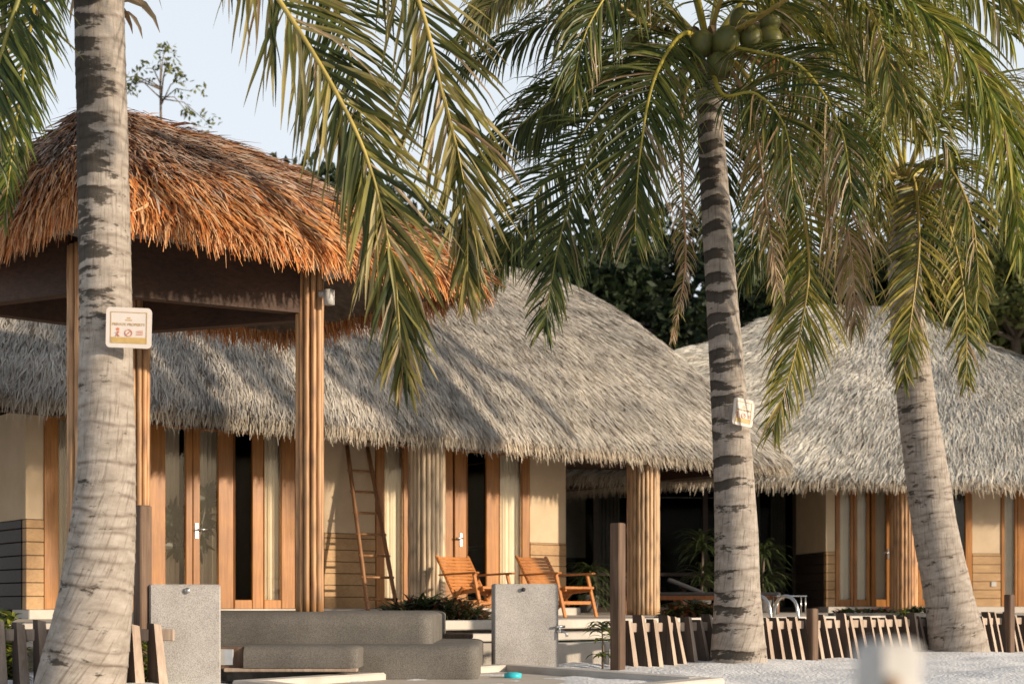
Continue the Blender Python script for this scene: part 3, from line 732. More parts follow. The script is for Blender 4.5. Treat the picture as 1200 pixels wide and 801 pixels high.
nose_block('step', 'short lower pebble step overhanging a dark slot beside the tall stone slab', gx(285, 11.35), gx(420, 11.35), 11.35, 11.74, 0.125, 0.30, .09)
st = thing('storage_bin', 'small brown box with glazed front under the pebble steps', 'box', (gx(270, 11.4), 11.5, 0))
mb = MB(); mb.box((gx(270, 11.45), 11.52, .20), (.23, .22, .18), bev=.01); mb.build('box_body', M['post_wood'], st)
mb = MB(); mb.box((gx(264, 11.4), 11.40, .21), (.13, .012, .13), bev=.004); mb.build('front_panel', M['steel'], st)
mb = MB(); mb.box((gx(340, 11.36), 11.42, .108), (gx(418, 11.36) - gx(262, 11.36), .12, .03), bev=.005); tag(mb.build('board', M['fence_wood'], None), 'thin pale board lying along the slot under the lower step', 'board')
mb = MB(); mb.box((gx(340, 11.5), 11.66, .047), (gx(418, 11.5) - gx(262, 11.5), .06, .088)); tag(mb.build('plinth_block', M['dark_box'], None), 'dark recessed plinth under the short lower step', 'plinth')
mb = MB(); mb.box((gx(520, 13.9), 14.2, .31), (.55, .4, .05), bev=.008); mb.box((gx(520, 13.9), 14.2, .15), (.4, .3, .29), bev=.008)
tag(mb.build('bench_slab', M['post_wood'], None), 'dark flat bench slab behind the rounded lower step', 'slab')
mb = MB(); mb.tube([(gx(433, 15.2), 15.2, DECK), (gx(433, 15.2), 15.2, DECK + .07), (gx(433, 15.2), 15.2, DECK + .075)], [.11, .13, .12], seg=20)
tag(mb.build('bowl', M['steel'], None), 'shallow metal bowl at the foot of the ladder', 'bowl')

# ================================================================== deck, pool
DE = [(-9.5, 9.9), (-6.0, 12.6), (-2.0, 14.75), (0.0, 15.95), (3.9, 19.5), (5.2, 20.7), (12, 22.2)]   # front edge of the terrace
def slab(name, edge, back_y, z0, z1, mat, label):
    mb = MB(); n = len(edge); vs_ = [(x, y, z1) for x, y in edge] + [(x, back_y, z1) for x, y in edge] + [(x, y, z0) for x, y in edge] + [(x, back_y, z0) for x, y in edge]
    fs_ = []
    for i in range(n - 1):
        fs_ += [(i, i + 1, n + i + 1, n + i), (2 * n + i + 1, 2 * n + i, 3 * n + i, 3 * n + i + 1), (2 * n + i, 2 * n + i + 1, i + 1, i), (n + i, n + i + 1, 3 * n + i + 1, 3 * n + i)]
    fs_ += [(0, n, 3 * n, 2 * n), (n - 1, 3 * n - 1, 4 * n - 1, 2 * n - 1)]
    mb.add(vs_, fs_); return tag(mb.build(name, mat, None), label, None, kind='structure')
slab('terrace', DE, 38, 0.0, DECK - .003, M['deck'], 'stone terrace of the bungalows')
mb = MB()
for i in range(len(DE) - 1):
    a = Vector((*DE[i], DECK - .05)); b = Vector((*DE[i + 1], DECK - .05)); d_ = (b - a).normalized(); nn = Vector((d_.y, -d_.x, 0))
    mb.bar(a + nn * .06, b + nn * .06, .34, .10 + .002 * i, up=(0, 0, 1), bev=.012)
    mb.bar(a + nn * .28 + Vector((0, 0, -.13)), b + nn * .28 + Vector((0, 0, -.13)), .5, .08 + .002 * i, up=(0, 0, 1), bev=.012)
tag(mb.build('terrace_kerb', M['concrete'], None), 'pale concrete kerb of the terrace', None, kind='structure')
mb = MB(); mb.add([(-.45, 14.45, .215), (.9, 14.75, .215), (2, 15.75, .215), (4.5, 18.1, .215), (7, 20.4, .215), (8, 22.5, .215), (0, 17, .215), (-.6, 15.6, .215)], [(0, 1, 2, 3, 4, 5, 6, 7)])
tag(mb.build('pool_water', M['water'], None), 'still pool water in front of the terrace', None, kind='structure')
mb = MB(); PE = [(-.45, 14.45), (.9, 14.75), (2, 15.75), (4.5, 18.1), (7, 20.4)]
for i in range(len(PE) - 1):
    a = Vector((*PE[i], .115)); b = Vector((*PE[i + 1], .115)); mb.bar(a, b, .24, .235 + .003 * i, bev=.012)
tag(mb.build('pool_wall', M['concrete'], None), 'low beige concrete rim wall of the pool behind the fence', 'pool wall')

# foot-wash basin in the sand
bas = thing('foot_basin', 'low white concrete foot basin sunk in the sand before the stone slab', 'basin', (0, 12, 0))
c0 = Vector((-.05, 13.3, 0)); cl = Vector((-1.95, 10.6, 0)); cr = Vector((1.5, 10.9, 0)); cb = cl + cr - c0
for (a, b) in ((cl, c0), (c0, cr), (cr, cb), (cb, cl)):
    mb = MB(); d_ = (b - a).normalized() * .10
    mb.bar(a - d_ + Vector((0, 0, .02)), b - d_ * 1.02 + Vector((0, 0, .02)), .2, .1, bev=.015); mb.build('rim', M['concrete'], bas)
mb = MB(); zz = .012; mb.add([(cl.x, cl.y, zz), (cb.x, cb.y, zz), (cr.x, cr.y, zz), (c0.x, c0.y, zz)], [(0, 1, 2, 3)]); mb.build('basin_floor', M['deck'], bas)
q = at(601, 796, 12.0); mb = MB(); mb.tube([(q.x, q.y, .0), (q.x, q.y, .05), (q.x, q.y, .06)], [.07, .075, .03], seg=18); tag(mb.build('plastic_cap', M['teal'], None), 'small teal plastic cap lying in the white basin', 'cap')

# stone shower slabs
def slab_thing(label, px0, px1, Y, ztop, rot, thick):
    xc = gx((px0 + px1) / 2, Y); wd = (px1 - px0) / F * Y
    t = thing('shower_slab', label, 'stone slab', (xc, Y, 0), 'pebble-dash shower slabs')
    R = rotz(rot); mb = MB(); mb.box((xc, Y, ztop / 2 - .03), (wd, thick, ztop + .06), R, bev=.012); mb.build('slab_body', M['pebble'], t)
    return t, R, xc, wd
t, R, xc, wd = slab_thing('pale stone slab with a steel button between picket fence and steps', 176, 257, 11.3, .79, math.radians(16), .16)
mb = MB(); q = Vector((xc + .02, 11.3, .74)) + R @ Vector((0, -.075, 0)); mb.tube([q, q + Vector((0, -.02, 0)), q + Vector((0, -.028, 0))], [.02, .024, .012], seg=16); mb.build('push_button', M['steel'], t)
wd2 = 0.60
t, R, xc, wd = slab_thing('grey stone slab with side tap standing in front of the chairs', 577, 653, 13.75, .825, math.radians(9), .2)
mb = MB(); q = Vector((xc, 13.75, .77)) + R @ Vector((-.03, -.105, 0)); mb.tube([q, q + Vector((0, -.02, 0)), q + Vector((0, -.028, 0))], [.016, .02, .010], seg=16); mb.build('push_button', M['wicker'], t)
mb = MB(); q = Vector((xc, 13.75, .37)) + R @ Vector((wd / 2 - .02, -.09, 0)); mb.tube([q, q + Vector((.05, -.03, 0))], .018, seg=10); mb.tube([q + Vector((.03, -.02, .0)), q + Vector((.03, -.02, .04))], .012); mb.tube([q + Vector((0.0, -.05, .045)), q + Vector((.08, 0, .045))], .013); mb.tube([q + Vector((.05, -.03, 0)), q + Vector((.09, -.05, -.01)), q + Vector((.10, -.055, -.05))], .014)
mb.build('tap', M['steel'], t)

# ================================================================== ladder
lad = thing('ladder', 'tall bamboo ladder leaning on the cream wall between the doors', 'ladder', (-1.9, 19.6, DECK))
aL = fm.s_at(404); aR = fm.s_at(428)
def lp(a, t, spread): return fm.P(a + spread, .06 + .72 * (1 - t), PL - .1 + t * 2.35)
g_ = random.Random(3)
sc_l, sc_r = aL, aR
def rail(a, sp): return [fm.P(a + sp * (1 - i / 10), .06 + .75 * (1 - i / 10), DECK + 2.4 * i / 10) for i in range(11)]
for a, sp in ((aL, -.12), (aR, 0.02)):
    mb = MB(); mb.col = (.48, .42, .37); mb.tube(rail(a, sp), [.028 + (.004 if i % 3 == 0 else 0) for i in range(11)], seg=8); mb.build('rail', M['bamboo_warm'], lad)
for k in range(7):
    t = .1 + .8 * k / 6.4
    A = fm.P(aL + -.12 * (1 - t), .06 + .75 * (1 - t), DECK + 2.4 * t); B = fm.P(aR + .02 * (1 - t), .06 + .75 * (1 - t), DECK + 2.4 * t)
    e_ = (B - A).normalized() * .04; mb = MB(); mb.col = (.6, .54, .48); mb.tube([A - e_, B + e_], .018, seg=8); mb.build('rung', M['bamboo_warm'], lad)

# ================================================================== chairs
def make_chair(label, x, y, ang):
    """local: +X forward, +Y left"""
    t = thing('deck_chair', label, 'chair', (x, y, DECK), 'wooden terrace chairs'); R = rotz(ang); O = Vector((x, y, DECK))
    def P(a, b, c): return R @ Vector((a, b, c)) + O
    W = .27
    # backrest: reclined frame + slats
    b0 = (-.16, .36); b1 = (-.46, .80)
    mb = MB()
    for s_ in (-1, 1): mb.bar(P(b0[0] + .14, s_ * W, b0[1] - .205), P(b1[0] - .01, s_ * W, b1[1] + .015), .045, .03, up=R @ Vector((1, 0, 0)), bev=.006)
    for k in range(10):
        f = (k + .5) / 10; a = b0[0] + (b1[0] - b0[0]) * f + .02; c = b0[1] + (b1[1] - b0[1]) * f
        mb.bar(P(a, -W - .015, c), P(a, W + .015, c), .014, .043, up=R @ Vector((-.44, 0, -.30)).cross(R @ Vector((0, 1, 0))), bev=.004)
    mb.build('backrest', M['chair_wood'], t)
    mb = MB()
    for k in range(8):
        f = k / 7; a = -.12 + .52 * f; c = .335 + .055 * f; mb.box(P(a, 0, c), (.055, 2 * W - .035, .016), R @ Matrix.Rotation(-.1, 3, 'Y'), bev=.004)
    mb.bar(P(.425, -W, .385), P(.425, W, .385), .05, .035, bev=.006)
    for s_ in (-1, 1): mb.bar(P(-.16, s_ * (W - .035), .31), P(.43, s_ * (W - .035), .365), .025, .05, bev=.005)
    mb.build('seat', M['chair_wood'], t)
    for s_ in (-1, 1):
        mb = MB(); mb.bar(P(-.34, s_ * (W + .045), .555), P(.40, s_ * (W + .045), .575), .075, .024, bev=.008); mb.build('armrest', M['chair_wood'], t)
        mb = MB(); mb.bar(P(.30, s_ * (W + .02), .565), P(.47, s_ * (W + .02), 0), .03, .05, up=R @ Vector((0, 1, 0)), bev=.006); mb.build('leg', M['chair_wood'], t)
        mb = MB(); mb.bar(P(.10, s_ * (W + .018), .40), P(-.40, s_ * (W + .018), 0.0), .03, .05, up=R @ Vector((0, 1, 0)), bev=.006); mb.build('leg', M['chair_wood'], t)
    mb = MB(); mb.bar(P(.385, -W, .19), P(.385, W, .19), .03, .045, bev=.005); mb.bar(P(-.17, -W, .2), P(-.17, W, .2), .03, .04, bev=.005); mb.build('stretcher', M['chair_wood'], t)
    return t
make_chair('slatted wooden armchair beside the pale column and the dark leafy shrub', gx(557, 18.6), 18.6, math.radians(-47))
make_chair('slatted wooden armchair half hidden behind the grey stone slab', gx(651, 18.8), 18.8, math.radians(-47))

# ================================================================== fences
def fence(label, A, B, spacing, seed, ang, skip=(), h=.5):
    g = random.Random(seed); A = Vector(A); B = Vector(B); L = (B - A).length; d_ = (B - A).normalized(); nn = Vector((d_.y, -d_.x, 0))
    t = thing('picket_fence', label, 'fence', ((A + B) / 2).to_tuple(), 'low picket fences')
    n = int(L / spacing)
    for k in range(n + 1):
        q = A + d_ * (k * spacing + g.uniform(-.02, .02))
        if any(abs((q.x / q.y * F + 600) - s_) < w_ for s_, w_ in skip): continue
        mb = MB(); hh = h * g.uniform(.93, 1.06); ww = .16 * g.uniform(.9, 1.1); th = .078
        R = rotz(math.atan2(d_.y, d_.x) + ang + g.uniform(-.1, .1)); ln = g.uniform(.04, .085) 
        # tapered upright: broad at the foot, leaning
        bt = [(-th / 2, -ww * .5, 0), (th / 2, -ww * .5, 0), (th / 2, ww * .5, 0), (-th / 2, ww * .5, 0)]
        tp = [(-th / 2 * .8 , -ww * .25 + ln, hh), (th / 2 * .8, -ww * .25 + ln, hh - .015), (th / 2 * .8, ww * .35 + ln, hh - .02), (-th / 2 * .8, ww * .35 + ln, hh)]
        zb = -.06
        vs_ = [R @ Vector((a, b, zb)) + q for a, b, c in bt] + [R @ Vector((a, b, c)) + q for a, b, c in tp]
        mb.add(vs_, [(3, 2, 1, 0), (1, 2, 6, 5), (2, 3, 7, 6), (3, 0, 4, 7)])
        mb.f += [tuple(i for i in f) for f in ((4, 5, 6, 7), (0, 1, 5, 4))]; mb.mi += [1, 1]; mb.smooth += [False, False]   # sunlit front edge and top, shaded sides: light put into the two colours
        mb.build('picket', [M['shaded_wood'], M['fence_wood']], t)
    mb = MB(); mb.bar(A - d_ * .1 - nn * .07 + Vector((0, 0, h * .80)), B + d_ * .1 - nn * .07 + Vector((0, 0, h * .80)), .05, .09, bev=.006); mb.build('rail', M['fence_wood'], t)
    return t
FA = (gx(740, 13.85), 13.85, 0); FB = (6.9, 19.0, 0)
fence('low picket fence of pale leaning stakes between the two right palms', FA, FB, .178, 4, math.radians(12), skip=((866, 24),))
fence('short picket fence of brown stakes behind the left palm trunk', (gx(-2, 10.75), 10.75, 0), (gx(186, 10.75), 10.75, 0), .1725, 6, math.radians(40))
def gate_post(label, px, Y, h, wpx, rot, name='gate_post'):
    mb = MB(); x = gx(px, Y); wd = wpx / F * Y / 1.3
    mb.box((x, Y, h / 2 - .05), (wd, wd, h + .1), rotz(rot), bev=.01)
    return tag(mb.build(name, M['post_wood'], None), label, 'post', 'brown wooden posts')
gate_post('tall brown square post at the left end of the right picket fence', 724, 13.5, 1.40, 18, math.radians(50))
gate_post('tall brown square post right behind the left palm trunk', 167, 11.2, 1.41, 21, math.radians(48))
gate_post('short dark post set among the pickets right of the middle palm', 952, 15.75, .58, 14, math.radians(33))
gate_post('short brown post by the pickets at the far right edge', 1183, 18.6, .75, 12, math.radians(33))

# white stake close to the camera (out of focus)
mb = MB(); q = at(1040, 750, 1.7); mb.box((q.x, q.y, q.z / 2 - .02), (.062, .062, q.z + .04), rotz(.3), bev=.008); mb.cur = 1; mb.box((q.x - .004, q.y - .03, q.z - .055), (.018, .03, .03), bev=.006)
tag(mb.build('stake', [M['white_paint'], M['husk']], None), 'blurred white stake in the sand close to the camera', 'stake')

# pool ladder rails
def pool_rail(label, px):
    Y = 18.7; x = gx(px, Y); z0 = CAMZ - .5
    d_ = Vector((.62, -.78, 0)); base = Vector((x, Y, 0)); pts = []
    for i in range(15):
        a = math.pi * i / 14; pts.append(base + d_ * (-.20 * math.cos(a)) + Vector((0, 0, .52 + .21 * math.sin(a))))
    pts = [base - d_ * .20 + Vector((0, 0, DECK - .02))] + pts + [base + d_ * .27 + Vector((0, 0, .12))]
    mb = MB(); mb.tube(pts, .022, seg=10); return tag(mb.build('pool_rail', M['steel'], None), label, 'pool rail', 'steel pool ladder rails')
pool_rail('curved steel pool rail nearer the middle palm trunk', 889); pool_rail('curved steel pool rail farther from the middle palm trunk', 921)

# planter
pl = thing('planter', 'long dark stone planter below the far bungalow doors', 'planter', (gx(1035, 20.6), 20.6, 0))
xa, xb = gx(975, 20.6), gx(1095, 20.6); mb = MB(); mb.box(((xa + xb) / 2, 20.7, .345), (xb - xa, .34, .29), bev=.01); mb.build('trough', M['dark_box'], pl)
mb = MB(); mb.box(((xa + xb) / 2, 20.7, .475), (xb - xa - .1, .26, .04)); mb.build('soil', M['plank_dark'], pl)

# loungers and table on the far deck
def lounger(label, x, y, ang):
    t = thing('sun_lounger', label, 'lounger', (x, y, DECK), 'sun loungers by the far windows'); R = rotz(ang); O = Vector((x, y, DECK))
    def P(a, b, c): return R @ Vector((a, b, c)) + O
    mb = MB(); mb.box(P(.3, 0, .33), (1.3, .6, .07), R, bev=.02); mb.build('cushion', M['wicker'], t)
    mb = MB(); mb.bar(P(-.33, 0, .34), P(-.93, 0, .58), .6, .07, up=R @ Vector((0, 1, 0)).cross(R @ Vector((-.60, 0, .24))), bev=.02); mb.build('backrest', M['wicker'], t)
    mb = MB(); mb.box(P(.05, .31, .27), (1.9, .04, .07), R, bev=.006); mb.box(P(.05, -.31, .27), (1.9, .04, .07), R, bev=.006); mb.bar(P(-.6, .25, .27), P(-.78, .25, .50), .03, .04); mb.build('frame', M['door_wood_dark'], t)
    for a in (-.8, .9):
        for b in (-.31, .31): mb = MB(); mb.box(P(a, b, .12), (.05, .036, .24), R, bev=.006); mb.build('leg', M['door_wood_dark'], t)
lounger('dark sun lounger beside the brown bamboo column', gx(792, 24.0), 24.0, math.radians(-20))
lounger('dark sun lounger partly behind the middle palm trunk', gx(848, 24.2), 24.2, math.radians(-12))
tb = thing('side_table', 'small steel framed table beside the dark plank end wall', 'table', (gx(925, 23.5), 23.5, DECK))
mb = MB(); mb.box((gx(925, 23.5), 23.5, DECK + .30), (.5, .42, .02), bev=.006); mb.build('table_top', M['steel'], tb)
for a in (-.23, .23):
    for b in (-.18, .18): mb = MB(); mb.tube([(gx(925, 23.5) + a, 23.5 + b, DECK), (gx(925, 23.5) + a, 23.5 + b, DECK + .29)], .010, seg=8); mb.build('leg', M['steel'], tb)

# ================================================================== shrubs
def leaf_pts(base, d, L, droop, n=4):
    pts = [Vector(base)]; d = Vector(d).normalized()
    for k in range(n): d = (d + Vector((0, 0, -droop * (k + 1) / n))).normalized(); pts.append(pts[-1] + d * L / n)
    return pts
def strap_shrub(name, label, x0, x1, y, z, depth, n, L, Wd, pal, seed, group=None, cat='shrub', up=.7, spread=1.0, name_part='foliage', ydir=0.0, tall=0.0):
    g = random.Random(seed); mb = MB()
    for k in range(n):
        f = g.random(); x = x0 + (x1 - x0) * f; yy = y + ydir * f + g.uniform(-.5, .5) * depth; zz = z + tall * g.random() * (1 - abs(2 * f - 1) ** 3)
        a = g.uniform(0, 2 * math.pi); d = Vector((math.cos(a) * spread, math.sin(a) * spread, up * g.uniform(.4, 1.6)))
        pts = leaf_pts((x, yy, zz), d, L * g.uniform(.6, 1.2), .35 * g.uniform(.5, 1.5))
        c = g.choice(pal); s_ = g.uniform(.7, 1.25); c = tuple(v * s_ for v in c)
        side = Vector((-math.sin(a), math.cos(a), g.uniform(-.3, .3))).normalized(); w_ = Wd * g.uniform(.7, 1.25)
        mb.strip(pts, [w_ * .5, w_, w_ * .95, w_ * .6, w_ * .08], [side] * 5, [tuple(v * .8 for v in c)] + [c] * 4, fold=.12)
    o = mb.build(name, M['leaf'], None); return tag(o, label, cat, group)
DKG = [(.03, .05, .016), (.045, .07, .02), (.06, .085, .03), (.10, .12, .05)]
strap_shrub('shrub', 'dark strap-leaved shrub with red leaves in front of the pale column', gx(447, 16.2), gx(566, 16.2), 16.2, DECK - .02, .45, 1300, .28, .035, DKG * 2 + [(.20, .06, .03), (.16, .10, .05), (.2, .17, .09)], 1, tall=.2)
strap_shrub('shrub', 'red and orange leaved shrub at the foot of the brown column', gx(775, 18.6), gx(846, 18.6), 18.6, DECK - .02, .5, 800, .14, .05, DKG + [(.30, .10, .03), (.34, .15, .06), (.26, .07, .03), (.20, .13, .04), (.16, .15, .03)], 2, tall=.2)
strap_shrub('potted_shrub', 'low dark red-tinged plants growing along the planter left half', xa + .08, xa + .95, 20.7, .49, .2, 260, .13, .035, DKG + [(.22, .05, .03)], 3, cat='plants', tall=.03)
strap_shrub('potted_shrub', 'low dark green plants along the planter right end', xb - .42, xb - .02, 20.7, .49, .2, 160, .14, .035, DKG, 5, cat='plants', tall=.05)
LIME = [(.20, .22, .03), (.26, .27, .05), (.14, .17, .03), (.10, .13, .03)]
strap_shrub('bush', 'lime green bush behind the pickets in front of the planter', gx(1045, 18.0), gx(1076, 18.0), 18.0, .0, .3, 330, .14, .05, LIME, 6, tall=.52)
strap_shrub('bush', 'yellow-green bush at the far left edge by the fence', gx(-14, 11.4), gx(22, 11.4), 11.4, .0, .3, 330, .16, .055, LIME + DKG, 7, tall=.55)
strap_shrub('bush', 'small green plant behind the fence by the left stone slab', gx(164, 11.0), gx(178, 11.0), 11.0, .0, .15, 90, .15, .04, LIME + DKG, 8, tall=.36)
for i, (px, Y, lab, hh) in enumerate(((800, 14.95, 'yellowish plant behind the pickets left of the middle palm', .30), (838, 15.05, 'low green plant tight behind the middle palm trunk', .32), (905, 15.7, 'green plant behind the pickets right of the middle palm', .26), (985, 16.6, 'low plant behind the pickets right of the short dark post', .26), (1020, 16.9, 'low plant behind the pickets and the blurred white stake', .28))):
    strap_shrub('bush', lab, gx(px - 10, Y), gx(px + 10, Y), Y, 0, .15, 130, .14, .045, LIME + DKG[2:], 20 + i, tall=hh)
# sapling beside the gate post
sap = thing('sapling', 'young leafy sapling beside the tall gate post', 'plant', (gx(705, 13.75), 13.75, 0))
mb = MB(); mb.tube([(gx(706, 13.75), 13.75, -.03), (gx(707, 13.75), 13.76, .2), (gx(705, 13.75), 13.75, .42)], [.012, .01, .005], seg=7); mb.build('stem', M['bark'], sap)
mb = MB(); g = random.Random(5)
for k in range(46):
    z = g.choice((.14, .38, .41, .42, .36, .3)) + g.uniform(-.03, .03); a = g.uniform(0, 6.28); pts = leaf_pts((gx(705.5, 13.75), 13.75, z), (math.cos(a), math.sin(a), .5), .2 * g.uniform(.6, 1.2), .5)
    c = g.choice(LIME + DKG[2:]); mb.strip(pts, [.01, .045, .05, .03, .004], [Vector((-math.sin(a), math.cos(a), 0))] * 5, [c] * 5, fold=.1)
mb.build('foliage', M['leaf'], sap)
# spiky pot palms in the shade
def spiky(label, px, Y, h, seed):
    x = gx(px, Y); t = thing('potted_palm', label, 'plant', (x, Y, DECK), 'dark potted palms in the shade'); g = random.Random(seed)
    mb = MB(); mb.tube([(x, Y, DECK), (x, Y, DECK + .05), (x, Y, DECK + .32), (x, Y, DECK + .34)], [.15, .16, .2, .19], seg=18); mb.build('pot', M['dark_box'], t)
    mb = MB(); mb.tube([(x, Y, DECK + .3), (x + .03, Y, DECK + h * .7)], .025, seg=7); mb.build('stem', M['bark'], t)
    mb = MB()
    for k in range(170):
        a = g.uniform(0, 6.28); z = DECK + h * g.choice((.45, .7, .8, .72, .35)) + g.uniform(-.08, .08); pts = leaf_pts((x + .02, Y, z), (math.cos(a), math.sin(a), g.uniform(-.2, 1.1)), .62 * g.uniform(.6, 1.15), .5)
        c = g.choice(DKG); mb.strip(pts, [.02, .04, .04, .026, .003], [Vector((-math.sin(a), math.cos(a), 0))] * 5, [c] * 5, fold=.1)
    mb.build('foliage', M['leaf'], t)
spiky('dark spiky pot palm left of the middle palm trunk', 822, 26.9, 1.7, 1); spiky('dark spiky pot palm just right of the middle palm trunk', 893, 26.9, 1.5, 2); spiky('dark low pot palm between chairs and brown column', 690, 26.8, 1.0, 3)

# ================================================================== palms
def catmull(pts, n):
    P = [Vector(p) for p in pts]; P = [P[0] * 2 - P[1]] + P + [P[-1] * 2 - P[-2]]; out = []
    m = len(P) - 3
    for i in range(n + 1):
        u = min(i / n * m, m - 1e-6); k = int(u); f = u - k; a, b, c, d = P[k:k + 4]
        out.append(0.5 * ((2 * b) + (c - a) * f + (2 * a - 5 * b + 4 * c - d) * f * f + (3 * b - a - 3 * c + d) * f ** 3))
    return out
def trunk(parent, ctrl, radii, seed, stain, ring=.11):
    """ctrl 3-D points, radii at them; stain(h01) 0..1"""
    g = random.Random(seed); n = 620; C = catmull(ctrl, n); seg = 40; m = len(radii) - 1
    vs_, fs_, cs, uvs = [], [], [], []
    lens = [0.0]
    for i in range(n): lens.append(lens[-1] + (C[i + 1] - C[i]).length)
    rings = []; z = .25
    while z < lens[-1]: rings.append((z, g.uniform(-.5, .5), g.uniform(.4, 1), g.uniform(-1.1, .9))); z += ring * g.uniform(.6, 1.5)
    x = Vector((1, 0, 0))
    for i in range(n + 1):
        T = (C[min(i + 1, n)] - C[max(i - 1, 0)]).normalized(); x = (x - T * x.dot(T)).normalized(); y = T.cross(x)
        u = i / n * m; k = min(int(u), m - 1); r = radii[k] + (radii[k + 1] - radii[k]) * (u - k)
        for s_ in range(seg + 1):
            a = 2 * math.pi * s_ / seg; l = lens[i]; rg = 0; gs = 0; rr = r
            best = None
            for (rz, tl, st_, ph) in rings:
                dz = l - (rz + tl * .045 * math.sin(a + ph) + .012 * math.sin(3 * a + ph * 5))
                if abs(dz) < .3:
                    if abs(dz) < .022: rg = max(rg, st_ * (1 - abs(dz) / .022))
                    if 0 <= dz < .07: rr = max(rr, r * (1 + .028 * st_ * math.exp(-dz / .025)))
                    if -.12 < dz < 0.01:   # stain hangs below the scar, on the left/front side of the trunk
                        side = max(0, .5 + .5 * math.cos(a - math.pi * 1.18 - ph * .5)) ** 1.6
                        gs = max(gs, min(1, 1.7 * (1 - abs(dz + .035) / .085)) * st_ * side)
            h = l / lens[-1]
            lump = 1 + .02 * mnoise.noise((a * 1.2, l * 2.5, seed)) if 0 < s_ < seg else 1 + .02 * mnoise.noise((0, l * 2.5, seed))
            p = C[i] + (x * math.cos(a) + y * math.sin(a)) * rr * lump
            vs_.append(p); cs.append((rg, max(0, gs) * .75 * stain(h), 0)); uvs.append((a * r * (1 if True else 0), l))
    w_ = seg + 1
    for i in range(n):
        for s_ in range(seg): fs_.append((i * w_ + s_, i * w_ + s_ + 1, (i + 1) * w_ + s_ + 1, (i + 1) * w_ + s_))
    mb = MB(); mb.sm = True; mb.add(vs_, fs_, cs); o = mb.build('trunk', M['trunk'], parent)
    ul = o.data.uv_layers.new(name='UVMap'); li = np.zeros(len(o.data.loops), np.int32); o.data.loops.foreach_get('vertex_index', li)
    ul.data.foreach_set('uv', np.array(uvs, np.float32)[li].ravel())
    return o
ST = {  # leaflet colours (base, tip; light painted into 'sun' and 'shade') and share of dry ones
    'dark': ([(0.035, 0.057, 0.018), (0.054, 0.081, 0.022), (0.088, 0.115, 0.030), (0.128, 0.149, 0.041)], .04, .10),
    'mid': ([(0.070, 0.105, 0.022), (0.119, 0.161, 0.031), (0.196, 0.224, 0.048), (0.266, 0.273, 0.059)], .06, .25),
    'gold': ([(0.182, 0.182, 0.034), (0.273, 0.247, 0.046), (0.117, 0.143, 0.029), (0.390, 0.325, 0.072), (0.078, 0.104, 0.026)], .12, .5),
    'olive': ([(.085, .095, .028), (.12, .125, .04), (.16, .15, .06), (.20, .18, .085)], .10, .4),
    'bright': ([(0.203, 0.250, 0.038), (0.284, 0.297, 0.049), (0.135, 0.182, 0.030), (0.365, 0.338, 0.068), (0.074, 0.108, 0.024)], .07, .45),
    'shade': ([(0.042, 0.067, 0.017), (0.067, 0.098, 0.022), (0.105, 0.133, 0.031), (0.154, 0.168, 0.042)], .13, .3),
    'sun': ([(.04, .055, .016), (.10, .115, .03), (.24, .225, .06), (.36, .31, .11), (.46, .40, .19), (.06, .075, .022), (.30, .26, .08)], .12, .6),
    'dry': ([(.42, .32, .20), (.48, .38, .26), (.33, .22, .12), (.20, .18, .05), (.13, .13, .035), (.24, .19, .06)], .45, .8)}
